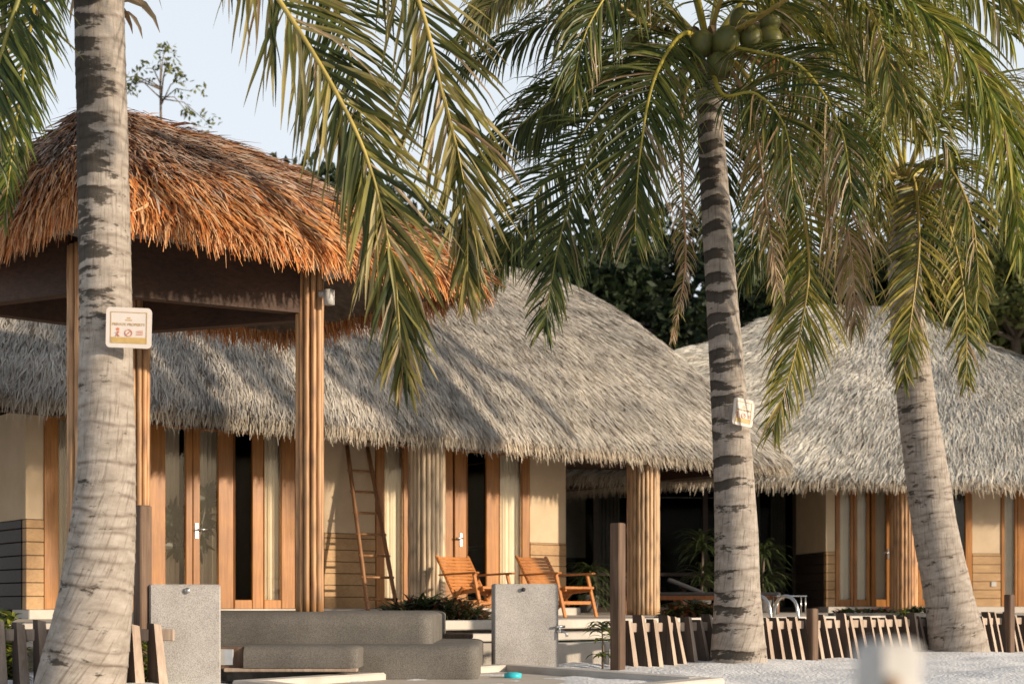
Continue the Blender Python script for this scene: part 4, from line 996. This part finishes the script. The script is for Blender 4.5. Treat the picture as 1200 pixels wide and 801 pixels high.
def frond(parent, ctrl, lmax, style, seed, n=74, t0=.16, droop=.55, wd=.036, ang0=62, ang1=22, rr=.026, flat=None, dens=1.5):
    g = random.Random(seed); C = catmull(ctrl, 60)
    pal, pdry, ytip = ST[style]
    mb = MB()
    n = int(n * dens); wd = wd * .8
    for k in range(n):
        for s_ in (-1, 1):
            t = t0 + (1 - t0) * (k + g.uniform(-.35, .35)) / (n - 1); t = min(max(t, 0.02), .995)
            i = int(t * 60); f = t * 60 - i; p = C[i].lerp(C[min(i + 1, 60)], f); T = (C[min(i + 2, 60)] - C[max(i - 1, 0)]).normalized()
            h = T.cross(Vector((0, 0, 1))); w_ = abs(T.z)
            view = Vector((0, 1, 0)); q = T.cross(view); 
            if h.length > 1e-3: h.normalize()
            if q.length > 1e-3: q.normalize()
            if h.dot(q) < 0: h = -h
            ww = flat if flat is not None else min(1, w_ * 1.25)
            lat = (h * (1 - ww) + q * ww).normalized()
            u = (t - t0) / (1 - t0)
            L = lmax * (0.45 + .55 * math.sin(min(1, u * 1.9 + .12) * math.pi / 2)) * (1 if u < .55 else max(.30, 1 - (u - .55) * 1.45)) * g.uniform(.8, 1.1)
            an = math.radians(ang0 + (ang1 - ang0) * u + g.normalvariate(0, 6))
            nr = lat.cross(T).normalized()
            d = T * math.cos(an) + lat * s_ * math.sin(an) + nr * g.normalvariate(.0, .12) + Vector((0, 0, .12))
            dry = g.random() < pdry
            dr = droop * g.uniform(.6, 1.35) * (1.6 if dry else 1)
            pts = [p]; ns = 5; d.normalize()
            for j in range(ns): d = (d + Vector((0, 0, -dr * (j + .4) / ns)) + Vector((g.normalvariate(0, .05), g.normalvariate(0, .05), g.normalvariate(0, .03)))).normalized(); pts.append(pts[-1] + d * L / ns)
            side = (T - d * T.dot(d)); 
            if side.length < .05: side = lat
            side.normalize(); tw = g.normalvariate(0, .5); bn = d.cross(side); side = (side * math.cos(tw) + bn * math.sin(tw)).normalized()
            if dry: c = g.choice(ST['dry'][0][:3])
            else: c = g.choice(pal)
            b_ = g.uniform(.75, 1.25); c = tuple(v * b_ for v in c)
            ct = c
            if not dry and g.random() < ytip: ct = (c[0] * .5 + .13, c[1] * .5 + .10, c[2] * .6 + .022)
            cols = [c, c, c, tuple((a + b) / 2 for a, b in zip(c, ct)), ct, tuple(v * .85 for v in ct)]
            W = wd * g.uniform(.8, 1.15) * (.7 if dry else 1)
            mb.strip(pts, [W * .55, W, W * .95, W * .75, W * .45, W * .06], [side] * 6, cols, fold=.16)
    fo = mb.build('frond', M['frond'], parent)
    mr_ = MB(); cb = {'dark': (.20, .19, .04), 'mid': (.36, .30, .05), 'gold': (.36, .27, .07), 'olive': (.34, .27, .08), 'sun': (.42, .33, .09), 'shade': (.40, .33, .05), 'bright': (.40, .34, .06), 'dry': (.33, .2, .1)}[style]
    mr_.tube(C, [rr * (1.25 - 1.1 * (i / 60) ** .8) if i < 58 else .004 for i in range(61)], seg=7, cols=[cb] * 61); mr_.build('rachis', M['rachis'], fo)
    return fo
def W3(lst): return [at(px, py, Y) for px, py, Y in lst]
def coconut(parent, px, py, Y, r, mat='coconut', seed=0):
    g = random.Random(seed); mb = MB(); R = Matrix.Rotation(g.uniform(-.5, .5), 3, 'X') @ Matrix.Rotation(g.uniform(-.5, .5), 3, 'Y')
    mb.ball(at(px, py, Y), r, sc=(.95, .95, 1.12), rot=R); return mb.build('coconut', M[mat], parent)
def husks(parent, c, r, n, seed, L=.5):
    g = random.Random(seed)
    mb = MB()
    for k in range(n):
        a = g.uniform(0, 6.28); p = Vector(c) + Vector((math.cos(a) * r, math.sin(a) * r, g.uniform(-.1, .25)))
        pts = leaf_pts(p, (math.cos(a), math.sin(a), g.uniform(-.2, .9)), L * g.uniform(.5, 1.2), .9); side = Vector((-math.sin(a), math.cos(a), g.uniform(-.4, .4))).normalized()
        w_ = g.uniform(.02, .09); cc = g.choice(ST['dry'][0]); mb.strip(pts, [w_, w_, w_ * .8, w_ * .5, .004], [side] * 5, [cc] * 5, fold=.1)
    return mb.build('husk', M['frond'], parent)

# --- left palm
pA = thing('palm_tree', 'nearest coconut palm with a thick straight grey trunk at the left', 'palm tree', (gx(100, 10.3), 10.3, 0), 'coconut palms')
YA = 10.3
trunk(pA, W3([(93, 812, YA), (112, 700, YA), (124, 560, YA), (124, 400, YA), (121, 200, YA), (116, 0, YA), (111, -150, YA)]), [.325, .262, .21, .187, .181, .175, .165], 1, lambda h: .3 + 1.3 * min(1, max(0, (h - .42) * 4)), ring=.12)
husks(pA, at(112, -10, YA), .2, 26, 2, L=.38)
crA = (112, -165, YA)
for i, (pts, L, st_, kw) in enumerate([
    ([crA, (230, -120, 10.1), (330, 5, 9.9), (422, 165, 9.8), (460, 310, 9.8), (472, 440, 9.9)], 0.88, 'sun', dict(dens=1.4, n=84, droop=.2, wd=.046, ang0=42, ang1=16, flat=.95)),
    ([crA, (330, -190, 10.4), (470, -40, 10.3), (520, 115, 10.3), (545, 230, 10.3), (548, 340, 10.4)], .82, 'sun', dict(dens=1.4, n=78, droop=.2, wd=.044, ang0=40, ang1=16, flat=.9)),
    ([crA, (260, -150, 11.3), (380, -20, 11.6), (420, 120, 11.8), (432, 260, 12.0)], .85, 'dark', dict(n=70, droop=.3, wd=.036, flat=.8)),
    ([crA, (60, -100, 9.9), (15, 20, 9.7), (-12, 120, 9.6), (-28, 230, 9.6)], .62, 'dark', dict(n=84, droop=.25, wd=.036, flat=.8)),
    ([crA, (30, -120, 10.6), (-60, 0, 10.8), (-110, 140, 11)], 1.0, 'dark', dict(n=80, droop=.3, flat=.8)),
    ([crA, (60, -80, 10.9), (36, 30, 11.2), (18, 150, 11.3), (4, 260, 11.3)], .42, 'mid', dict(n=70, droop=.3, flat=.8)),
    ([crA, (200, -260, 9.6), (400, -230, 9.0), (560, -60, 8.9)], .9, 'mid', dict(n=70, droop=.5))]):
    frond(pA, W3(pts), L, st_, 100 + i, **kw)

# --- middle palm
pB = thing('palm_tree', 'coconut palm with green coconuts and dark banded trunk in the middle', 'palm tree', (gx(866, 14.4), 14.4, 0), 'coconut palms')
YB = 14.4
trunk(pB, W3([(866, 790, YB), (864, 700, YB), (862, 600, YB), (855, 480, YB), (846, 350, YB), (836, 200, YB), (828, 75, YB)]), [.30, .235, .212, .183, .158, .14, .125], 5, lambda h: .85 + .9 * min(1, max(0, (h - .30) * 3.5)), ring=.185)
husks(pB, at(830, 75, YB), .2, 60, 3, L=.42)
c_ = (830, 55, YB)
for i, (pts, L, st_, kw) in enumerate([
    ([c_, (800, 40, 13.9), (766, 95, 13.5), (749, 190, 13.3), (744, 275, 13.3)], .95, 'shade', dict(n=80, droop=.22, t0=.18, flat=1.0, ang0=58)),
    ([c_, (760, 70, 14.3), (690, 95, 14.2), (630, 130, 14.2), (570, 185, 14.2)], .75, 'dark', dict(n=76, droop=.7, t0=.2)),
    ([c_, (770, 15, 14.6), (700, 12, 14.8), (620, 35, 15), (545, 80, 15.2)], .72, 'dark', dict(n=76, droop=.8, t0=.18)),
    ([c_, (770, 85, 14.0), (700, 165, 13.8), (660, 265, 13.7), (637, 385, 13.7)], .80, 'dark', dict(n=76, droop=.3, t0=.2, flat=.85)),
    ([c_, (740, 95, 15), (670, 170, 15.4), (615, 250, 15.6), (580, 320, 15.7)], .80, 'dark', dict(n=70, droop=.45, t0=.2)),
    ([c_, (780, 110, 15), (740, 190, 15.5), (710, 290, 15.7)], .7, 'dark', dict(n=60, droop=.5, t0=.2)),
    ([c_, (900, 10, 13.9), (990, -25, 13.5), (1085, 15, 13.2), (1150, 90, 13.0), (1182, 170, 12.9), (1196, 290, 12.9)], 1.05, 'bright', dict(n=96, droop=.5, t0=.14, wd=.04, flat=.35)),
    ([c_, (890, 75, 13.9), (945, 140, 13.6), (980, 205, 13.5), (998, 300, 13.5), (1003, 380, 13.5)], .75, 'dry', dict(n=70, droop=.7, t0=.3, wd=.03, flat=.6)),
    ([c_, (865, 95, 13.6), (885, 150, 13.4), (898, 240, 13.4), (912, 340, 13.4)], .48, 'dry', dict(n=60, droop=.5, t0=.25, wd=.028, flat=.8)),
    ([c_, (875, 90, 13.9), (925, 200, 13.8), (948, 300, 13.8), (935, 400, 13.8), (905, 505, 13.8)], .78, 'gold', dict(n=80, droop=.35, t0=.25, flat=.9)),
    ([c_, (800, 120, 14.1), (800, 220, 14.1), (803, 310, 14.1), (788, 400, 14.1)], .26, 'dry', dict(n=50, droop=.4, t0=.25, wd=.026)),
    ([c_, (800, -40, 14.4), (740, -120, 14.6), (640, -130, 14.8), (540, -60, 15)], .8, 'dark', dict(n=70, droop=.7)),
    ([c_, (850, -60, 14.6), (880, -160, 14.8), (960, -200, 15)], .8, 'mid', dict(n=60, droop=.5)),
    ([c_, (910, 30, 14.9), (1000, 10, 15.3), (1090, 40, 15.6), (1150, 110, 15.8)], .85, 'bright', dict(n=76, droop=.75, t0=.15)),
    ([c_, (890, 70, 15), (950, 95, 15.4), (1010, 160, 15.7), (1035, 250, 15.9)], .8, 'gold', dict(n=70, droop=.6, t0=.18)),
    ([c_, (880, 95, 14.9), (905, 170, 15.2), (895, 260, 15.3), (870, 330, 15.4)], .7, 'dark', dict(n=60, droop=.4, flat=.7)),
    ([c_, (845, 110, 13.4), (885, 110, 12.9), (920, 150, 12.6), (930, 230, 12.5)], .8, 'shade', dict(n=66, droop=.35, t0=.1, flat=.7)),
    ([c_, (920, 0, 13.2), (1010, -70, 12.6), (1120, -60, 12.1), (1210, 30, 11.8)], .9, 'gold', dict(n=76, droop=.6, flat=.3)),
    ([c_, (815, -10, 13.9), (790, -50, 13.5), (740, -40, 13.1), (690, 30, 12.9), (670, 110, 12.8)], .85, 'shade', dict(n=70, droop=.6)),
    ([c_, (845, 0, 14), (880, -60, 13.7), (950, -70, 13.4), (1020, 10, 13.1), (1050, 120, 13.0)], .9, 'gold', dict(n=74, droop=.6)),
    ([c_, (800, 60, 14.8), (730, 50, 15.2), (660, 90, 15.5), (620, 170, 15.7)], .8, 'dark', dict(n=70, droop=.6, t0=.14)),
    ([c_, (880, 40, 15), (960, 40, 15.4), (1060, 90, 15.7), (1120, 190, 15.9)], .9, 'bright', dict(n=74, droop=.6, t0=.14)),
    ([c_, (835, 110, 15), (845, 190, 15.3), (830, 280, 15.5)], .7, 'dark', dict(n=56, droop=.4, t0=.2, flat=.7)),
    ([c_, (860, 20, 15.2), (900, -40, 15.6), (990, -60, 16), (1080, -20, 16.3), (1140, 60, 16.5)], .9, 'bright', dict(n=70, droop=.7, t0=.14)),
    ([c_, (880, 60, 13.6), (940, 80, 13.2), (985, 150, 12.9), (1000, 240, 12.8)], .8, 'shade', dict(n=66, droop=.5, t0=.14)),
    ([c_, (900, -30, 14.2), (1000, -70, 13.9), (1110, -50, 13.6), (1185, 40, 13.4)], 1.0, 'bright', dict(n=80, droop=.65, t0=.12)),
    ([c_, (890, 20, 14.6), (970, 20, 14.7), (1040, 70, 14.8), (1080, 160, 14.9)], .9, 'gold', dict(n=74, droop=.6, t0=.14)),
    ([c_, (760, -10, 14.2), (680, -40, 14.1), (600, -20, 14), (540, 50, 14)], .8, 'mid', dict(n=72, droop=.7)),
    ([c_, (760, 30, 13.7), (690, -20, 13.2), (620, -25, 12.8), (560, 20, 12.6)], .75, 'olive', dict(n=70, droop=.7))]):
    frond(pB, W3(pts), L, st_, 200 + i, **kw)
for i, (px, py, dy, r, mt) in enumerate([(850, 50, -.55, .145, 'coconut'), (822, 52, -.5, .13, 'coconut'), (745, 50, -.4, .12, 'coconut'), (880, 45, -.5, .12, 'coconut'), (903, 45, -.45, .12, 'coconut'), (903, 24, -.4, .12, 'coconut'), (921, 22, -.3, .11, 'coconut'), (843, 78, -.6, .13, 'coconut'), (908, 74, -.4, .1, 'coconut_brown'), (868, 25, -.3, .12, 'coconut')]):
    coconut(pB, px, py, YB + dy, r, mt, i)
mb = MB(); 
for (a, b) in (((835, 70), (850, 40)), ((835, 62), (880, 38)), ((838, 66), (903, 30)), ((838, 68), (908, 66)), ((828, 66), (745, 42)), ((830, 62), (822, 44))): mb.tube([at(*a, YB - .2), at((a[0] + b[0]) / 2, min(a[1], b[1]) - 6, YB - .4), at(*b, YB - .42)], .016, seg=6)
mb.build('fruit_stalk', M['husk'], pB)

# --- right palm
pC = thing('palm_tree', 'leaning coconut palm with pale grey trunk at the right', 'palm tree', (gx(1122, 17.2), 17.2, 0), 'coconut palms')
YC = 17.2
trunk(pC, W3([(1128, 780, YC), (1112, 700, YC), (1096, 620, YC), (1084, 540, YC), (1074, 470, YC), (1062, 350, YC), (1056, 220, YC)]), [.36, .285, .265, .25, .225, .20, .18], 9, lambda h: .25 + .3 * h, ring=.10)
husks(pC, at(1060, 225, YC), .2, 40, 5, L=.45)
c_ = (1060, 212, YC)
for i, (pts, L, st_, kw) in enumerate([
    ([c_, (1072, 215, 16.7), (1077, 290, 16.4), (1068, 370, 16.3), (1058, 445, 16.3)], .72, 'gold', dict(n=72, droop=.3, t0=.15, flat=1.0)),
    ([c_, (1090, 215, 16.8), (1120, 290, 16.6), (1132, 370, 16.5), (1132, 450, 16.5)], .6, 'gold', dict(n=66, droop=.4, t0=.2, flat=.85)),
    ([c_, (1035, 205, 16.8), (1010, 255, 16.6), (1002, 330, 16.5)], .7, 'gold', dict(n=60, droop=.4, t0=.2, flat=.8)),
    ([c_, (1030, 150, 17.2), (1012, 90, 17.2), (985, 60, 17.2), (950, 80, 17.2)], .85, 'gold', dict(n=66, droop=.7, t0=.15)),
    ([c_, (1095, 130, 17.3), (1150, 95, 17.4), (1205, 130, 17.5), (1235, 200, 17.5)], .95, 'gold', dict(n=70, droop=.65, t0=.15)),
    ([c_, (1060, 110, 17.8), (1075, 30, 18), (1120, -10, 18.2)], .8, 'bright', dict(n=60, droop=.6, t0=.15)),
    ([c_, (1100, 190, 17.5), (1150, 195, 17.8), (1190, 250, 18), (1210, 330, 18)], .7, 'bright', dict(n=60, droop=.5, t0=.2)),
    ([c_, (1020, 190, 17.8), (970, 215, 18.1), (930, 290, 18.3), (915, 370, 18.3)], .75, 'bright', dict(n=60, droop=.5, t0=.2)),
    ([c_, (1045, 130, 16.6), (1040, 80, 16.1), (1035, 110, 15.6), (1032, 200, 15.4)], .7, 'bright', dict(n=60, droop=.5, t0=.2)),
    ([c_, (1090, 150, 16.6), (1130, 120, 16.2), (1175, 160, 15.9), (1195, 250, 15.8)], .85, 'bright', dict(n=70, droop=.6, t0=.15)),
    ([c_, (1020, 170, 16.9), (980, 150, 16.7), (940, 190, 16.5), (920, 280, 16.4)], .8, 'gold', dict(n=64, droop=.6, t0=.15)),
    ([c_, (1085, 190, 16.3), (1115, 200, 15.9), (1140, 260, 15.7), (1148, 350, 15.7)], .7, 'gold', dict(n=64, droop=.4, t0=.15, flat=.7)),
    ([c_, (1085, 220, 17.0), (1103, 270, 16.9), (1108, 350, 16.9)], .55, 'dark', dict(n=50, droop=.4, t0=.2, flat=.8))]):
    frond(pC, W3(pts), L, st_, 300 + i, **kw)
mb = MB(); pts = W3([(1085, 222, 16.6), (1110, 216, 16.4), (1130, 235, 16.3), (1136, 262, 16.3)]); mb.tube(catmull(pts, 14), [.02 + .035 * math.sin(math.pi * i / 14) for i in range(15)], seg=8); mb.build('flower_spathe', M['husk'], pC)

# ================================================================== signs
def sign(label, px, py, Y, wd, ht, yaw, roll):
    c = at(px, py, Y); t = thing('warning_sign', label, 'sign', c.to_tuple(), 'warning signs on palm trunks')
    R = rotz(yaw) @ Matrix.Rotation(roll, 3, 'Y')
    def P(x, y, z): return c + R @ Vector((x, y, z))
    mb = MB(); n = 6; r = .03; out = []
    for (cx, cz, a0) in ((wd / 2 - r, ht / 2 - r, 0), (-wd / 2 + r, ht / 2 - r, 90), (-wd / 2 + r, -ht / 2 + r, 180), (wd / 2 - r, -ht / 2 + r, 270)):
        for k in range(n + 1): a = math.radians(a0 + 90 * k / n); out.append((cx + r * math.cos(a), cz + r * math.sin(a)))
    m = len(out); mb.add([P(x, -.006, z) for x, z in out] + [P(x, .006, z) for x, z in out], [tuple(range(m)), tuple(range(2 * m - 1, m - 1, -1))] + [(i, i + m, (i + 1) % m + m, (i + 1) % m) for i in range(m)])
    mb.build('panel', M['sign'], t)
    mb = MB(); e = .032; th = .004
    def ln(x0, x1, z0, z1): mb.box(P((x0 + x1) / 2, -.008, (z0 + z1) / 2), (x1 - x0, .003, z1 - z0), R)
    x_, z_ = wd / 2 - e, ht / 2 - e
    ln(-x_, x_, z_ - th, z_); ln(-x_, -x_ + th, -z_ + .0, z_ - th - .0005); ln(x_ - th, x_, -z_, z_ - th - .0005)
    ln(-x_ + .006, x_ - .006, -z_, -z_ + .042)
    ln(-.022, .022, z_ - .06, z_ - .054); ln(-.012, .012, z_ - .045, z_ - .039)
    mb.build('border', M['sign_gold'], t)
    cu = bpy.data.curves.new('lettering', 'FONT'); cu.body = 'PRIVATE PROPERTY'; cu.size = wd * .083; cu.align_x = 'CENTER'; cu.extrude = .001
    tmp = bpy.data.objects.new('lettering_curve', cu); lm = bpy.data.meshes.new_from_object(tmp); lm.name = 'lettering'; bpy.data.objects.remove(tmp); lm.materials.clear(); lm.materials.append(M['sign_gold'])
    to = bpy.data.objects.new('lettering', lm); COL.objects.link(to); to.parent = t
    Rm = (R @ Matrix.Rotation(math.radians(90), 3, 'X')).to_4x4(); Rm.translation = P(0, -.008, ht * .05); to.matrix_parent_inverse = parent_inv(t); to.matrix_basis = Rm
    mb = MB()
    def dot(x, z, r_): 
        vs_ = [P(x + r_ * math.cos(k * .5236), -.0085, z + r_ * math.sin(k * .5236)) for k in range(12)]; mb.add(vs_, [tuple(range(12))])
    zc = -ht * .13
    dot(-.075, zc + .025, .011); mb.bar(P(-.085, -.009, zc), P(-.066, -.009, zc + .012), .003, .012, up=R @ Vector((0, 1, 0))); mb.bar(P(-.066, -.009, zc + .005), P(-.085, -.009, zc - .025), .003, .009, up=R @ Vector((0, 1, 0))); mb.bar(P(-.08, -.009, zc - .004), P(-.062, -.009, zc - .026), .003, .009, up=R @ Vector((0, 1, 0)))
    for k in range(20):
        a = k / 20 * 6.283; b = (k + 1) / 20 * 6.283; mb.bar(P(.024 * math.cos(a), -.009, zc + .024 * math.sin(a)), P(.024 * math.cos(b), -.009, zc + .024 * math.sin(b)), .003, .005, up=R @ Vector((0, 1, 0)))
    mb.bar(P(-.016, -.009, zc - .016), P(.016, -.009, zc + .016), .003, .006, up=R @ Vector((0, 1, 0)))
    for k in range(3): mb.bar(P(.055, -.009, zc - .012 + k * .012), P(.098, -.009, zc - .008 + k * .012), .003, .005, up=R @ Vector((0, 1, 0)))
    mb.build('pictograms', M['sign_red'], t)
sign('cream warning sign on the nearest left palm trunk', 151, 384, YA - .235, .315, .285, math.radians(7), math.radians(1))
sign('small tilted white warning sign on the middle palm trunk', 871, 483, YB - .27, .25, .27, math.radians(28), math.radians(7))

# ================================================================== background trees
def tree(name, label, px, Y, ztop, crown_r, pal, seed, n=6500, leaf=.2, sparse=False, group='trees behind the roofs', squash=.8, low=.25):
    g = np.random.default_rng(seed); gr = random.Random(seed); x = gx(px, Y)
    t = thing(name, label, 'tree', (x, Y, 0), group)
    zc = ztop - crown_r * squash * .8
    mb = MB(); mb.tube([(x, Y, -.1), (x + .1, Y, zc * .5), (x, Y, zc), (x, Y, zc + crown_r * .5)], [c_ * crown_r * (.35 if sparse else 1) for c_ in (.09, .07, .05, .008)], seg=9)
    cl = []
    for k in range(26 if not sparse else 12):
        a = gr.uniform(0, 6.28); el = gr.uniform(-.9, 1.4); rr = crown_r * gr.uniform(.35, .95)
        c = Vector((x + math.cos(a) * math.cos(el) * rr, Y + math.sin(a) * math.cos(el) * rr, zc + math.sin(el) * rr * squash)); cl.append((c, crown_r * gr.uniform(.18, .42) * (.6 if sparse else 1)))
        s0 = Vector((x, Y, zc - crown_r * .3 + gr.random() * crown_r * .4)); mid = s0.lerp(c, .5) + Vector((0, 0, .12 * crown_r)); mb.tube([s0, mid, c], [crown_r * (.012 if sparse else .03), crown_r * (.008 if sparse else .02), .006 if sparse else .012], seg=5)
    mb.build('trunk', M['bark'], t)
    per = n // len(cl); Vs = []; Cs = []
    for c, r in cl:
        d = g.normal(size=(per, 3)); d /= np.linalg.norm(d, axis=1)[:, None]; rad = r * g.uniform(.25, 1.1, per) ** .6
        p = np.array(c) + d * rad[:, None] * np.array([1, 1, .75]); a = g.normal(size=(per, 3)); a /= np.linalg.norm(a, axis=1)[:, None]; b = np.cross(a, g.normal(size=(per, 3))); b /= np.linalg.norm(b, axis=1)[:, None]
        s_ = leaf * g.uniform(.5, 1.2, per)[:, None]
        Vs.append(np.stack([p - a * s_, p - b * s_ * .45, p + a * s_, p + b * s_ * .45], 1)); col = np.array(pal)[g.integers(0, len(pal), per)] * g.uniform(.6, 1.35, per)[:, None] * gr.uniform(.75, 1.25); Cs.append(np.repeat(col[:, None, :], 4, 1))
    V = np.concatenate(Vs).reshape(-1, 3); C = np.concatenate(Cs).reshape(-1, 3); Fq = np.arange(len(V)).reshape(-1, 4)
    np_mesh('crown', V, Fq, [M['tree_leaf']], np.zeros(len(Fq)), C, t); return t
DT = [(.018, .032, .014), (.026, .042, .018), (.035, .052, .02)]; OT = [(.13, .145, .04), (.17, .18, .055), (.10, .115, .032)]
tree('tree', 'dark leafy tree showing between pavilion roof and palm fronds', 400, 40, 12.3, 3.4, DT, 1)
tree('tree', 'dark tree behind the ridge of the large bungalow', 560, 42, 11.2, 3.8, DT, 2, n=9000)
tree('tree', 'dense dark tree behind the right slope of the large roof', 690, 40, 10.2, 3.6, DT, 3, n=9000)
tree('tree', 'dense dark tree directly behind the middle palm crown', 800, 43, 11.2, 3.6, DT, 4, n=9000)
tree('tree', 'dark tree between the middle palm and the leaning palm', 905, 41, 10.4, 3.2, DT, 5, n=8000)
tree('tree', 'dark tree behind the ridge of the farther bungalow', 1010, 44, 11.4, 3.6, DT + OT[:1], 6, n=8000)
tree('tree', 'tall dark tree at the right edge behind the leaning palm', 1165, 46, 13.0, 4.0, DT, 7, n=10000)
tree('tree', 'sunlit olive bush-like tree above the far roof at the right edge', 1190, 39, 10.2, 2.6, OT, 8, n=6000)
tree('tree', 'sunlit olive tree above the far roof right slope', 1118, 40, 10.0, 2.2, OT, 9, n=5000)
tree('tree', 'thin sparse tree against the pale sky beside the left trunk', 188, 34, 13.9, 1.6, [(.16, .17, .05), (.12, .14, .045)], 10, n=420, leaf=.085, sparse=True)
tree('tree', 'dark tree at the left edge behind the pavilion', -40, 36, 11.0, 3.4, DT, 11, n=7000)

# dark plant added behind the pavilion-side doors to imitate foliage mirrored in the glass
def reflected(label, px, back, h, seed):
    q = fm.P(fm.s_at(px), -back, 0); t = thing('reflected_tree', label, 'plant', (q.x, q.y, PL)); g = random.Random(seed)
    mb = MB(); mb.tube([(q.x, q.y, PL), (q.x, q.y, PL + .3)], [.09, .11], seg=14); mb.build('pot', M['dark_box'], t)
    tips = []; mb = MB(); b0 = Vector((q.x, q.y, PL + .25)); b1 = b0 + Vector((-.02, 0, .3)); mb.tube([b0, b1], .025, seg=7)
    for k in range(7):
        a = g.uniform(-1, 1); m_ = b1 + dM * a * .22 + Vector((0, 0, g.uniform(.25, .5))); e_ = m_ + dM * a * .12 + Vector((0, 0, g.uniform(.2, .55))); mb.tube([b1, m_, e_], [.018, .014, .008], seg=6); tips += [m_, e_, e_]
    mb.build('stem', M['dark_box'], t); mb = MB()
    for k in range(230):
        p = g.choice(tips); a = g.uniform(0, 6.28); d = dM * math.cos(a) + Vector((0, 0, math.sin(a) * .8 + .1)) + nM * g.uniform(-.12, .12)
        side = Vector((0, 0, 1)).cross(d.normalized()) * .3 + Vector((-math.sin(a), 0, math.cos(a))); side.normalize(); c = (.010, .016, .007)
        mb.strip(leaf_pts(p, d, .24 * g.uniform(.6, 1.2), .25), [.01, .055, .06, .04, .004], [side] * 5, [c] * 5)
    mb.build('foliage', M['leaf'], t)
reflected('added dark plant imitating foliage mirrored in the glass doors between trunk and pale slab', 228, .17, 1.6, 4)
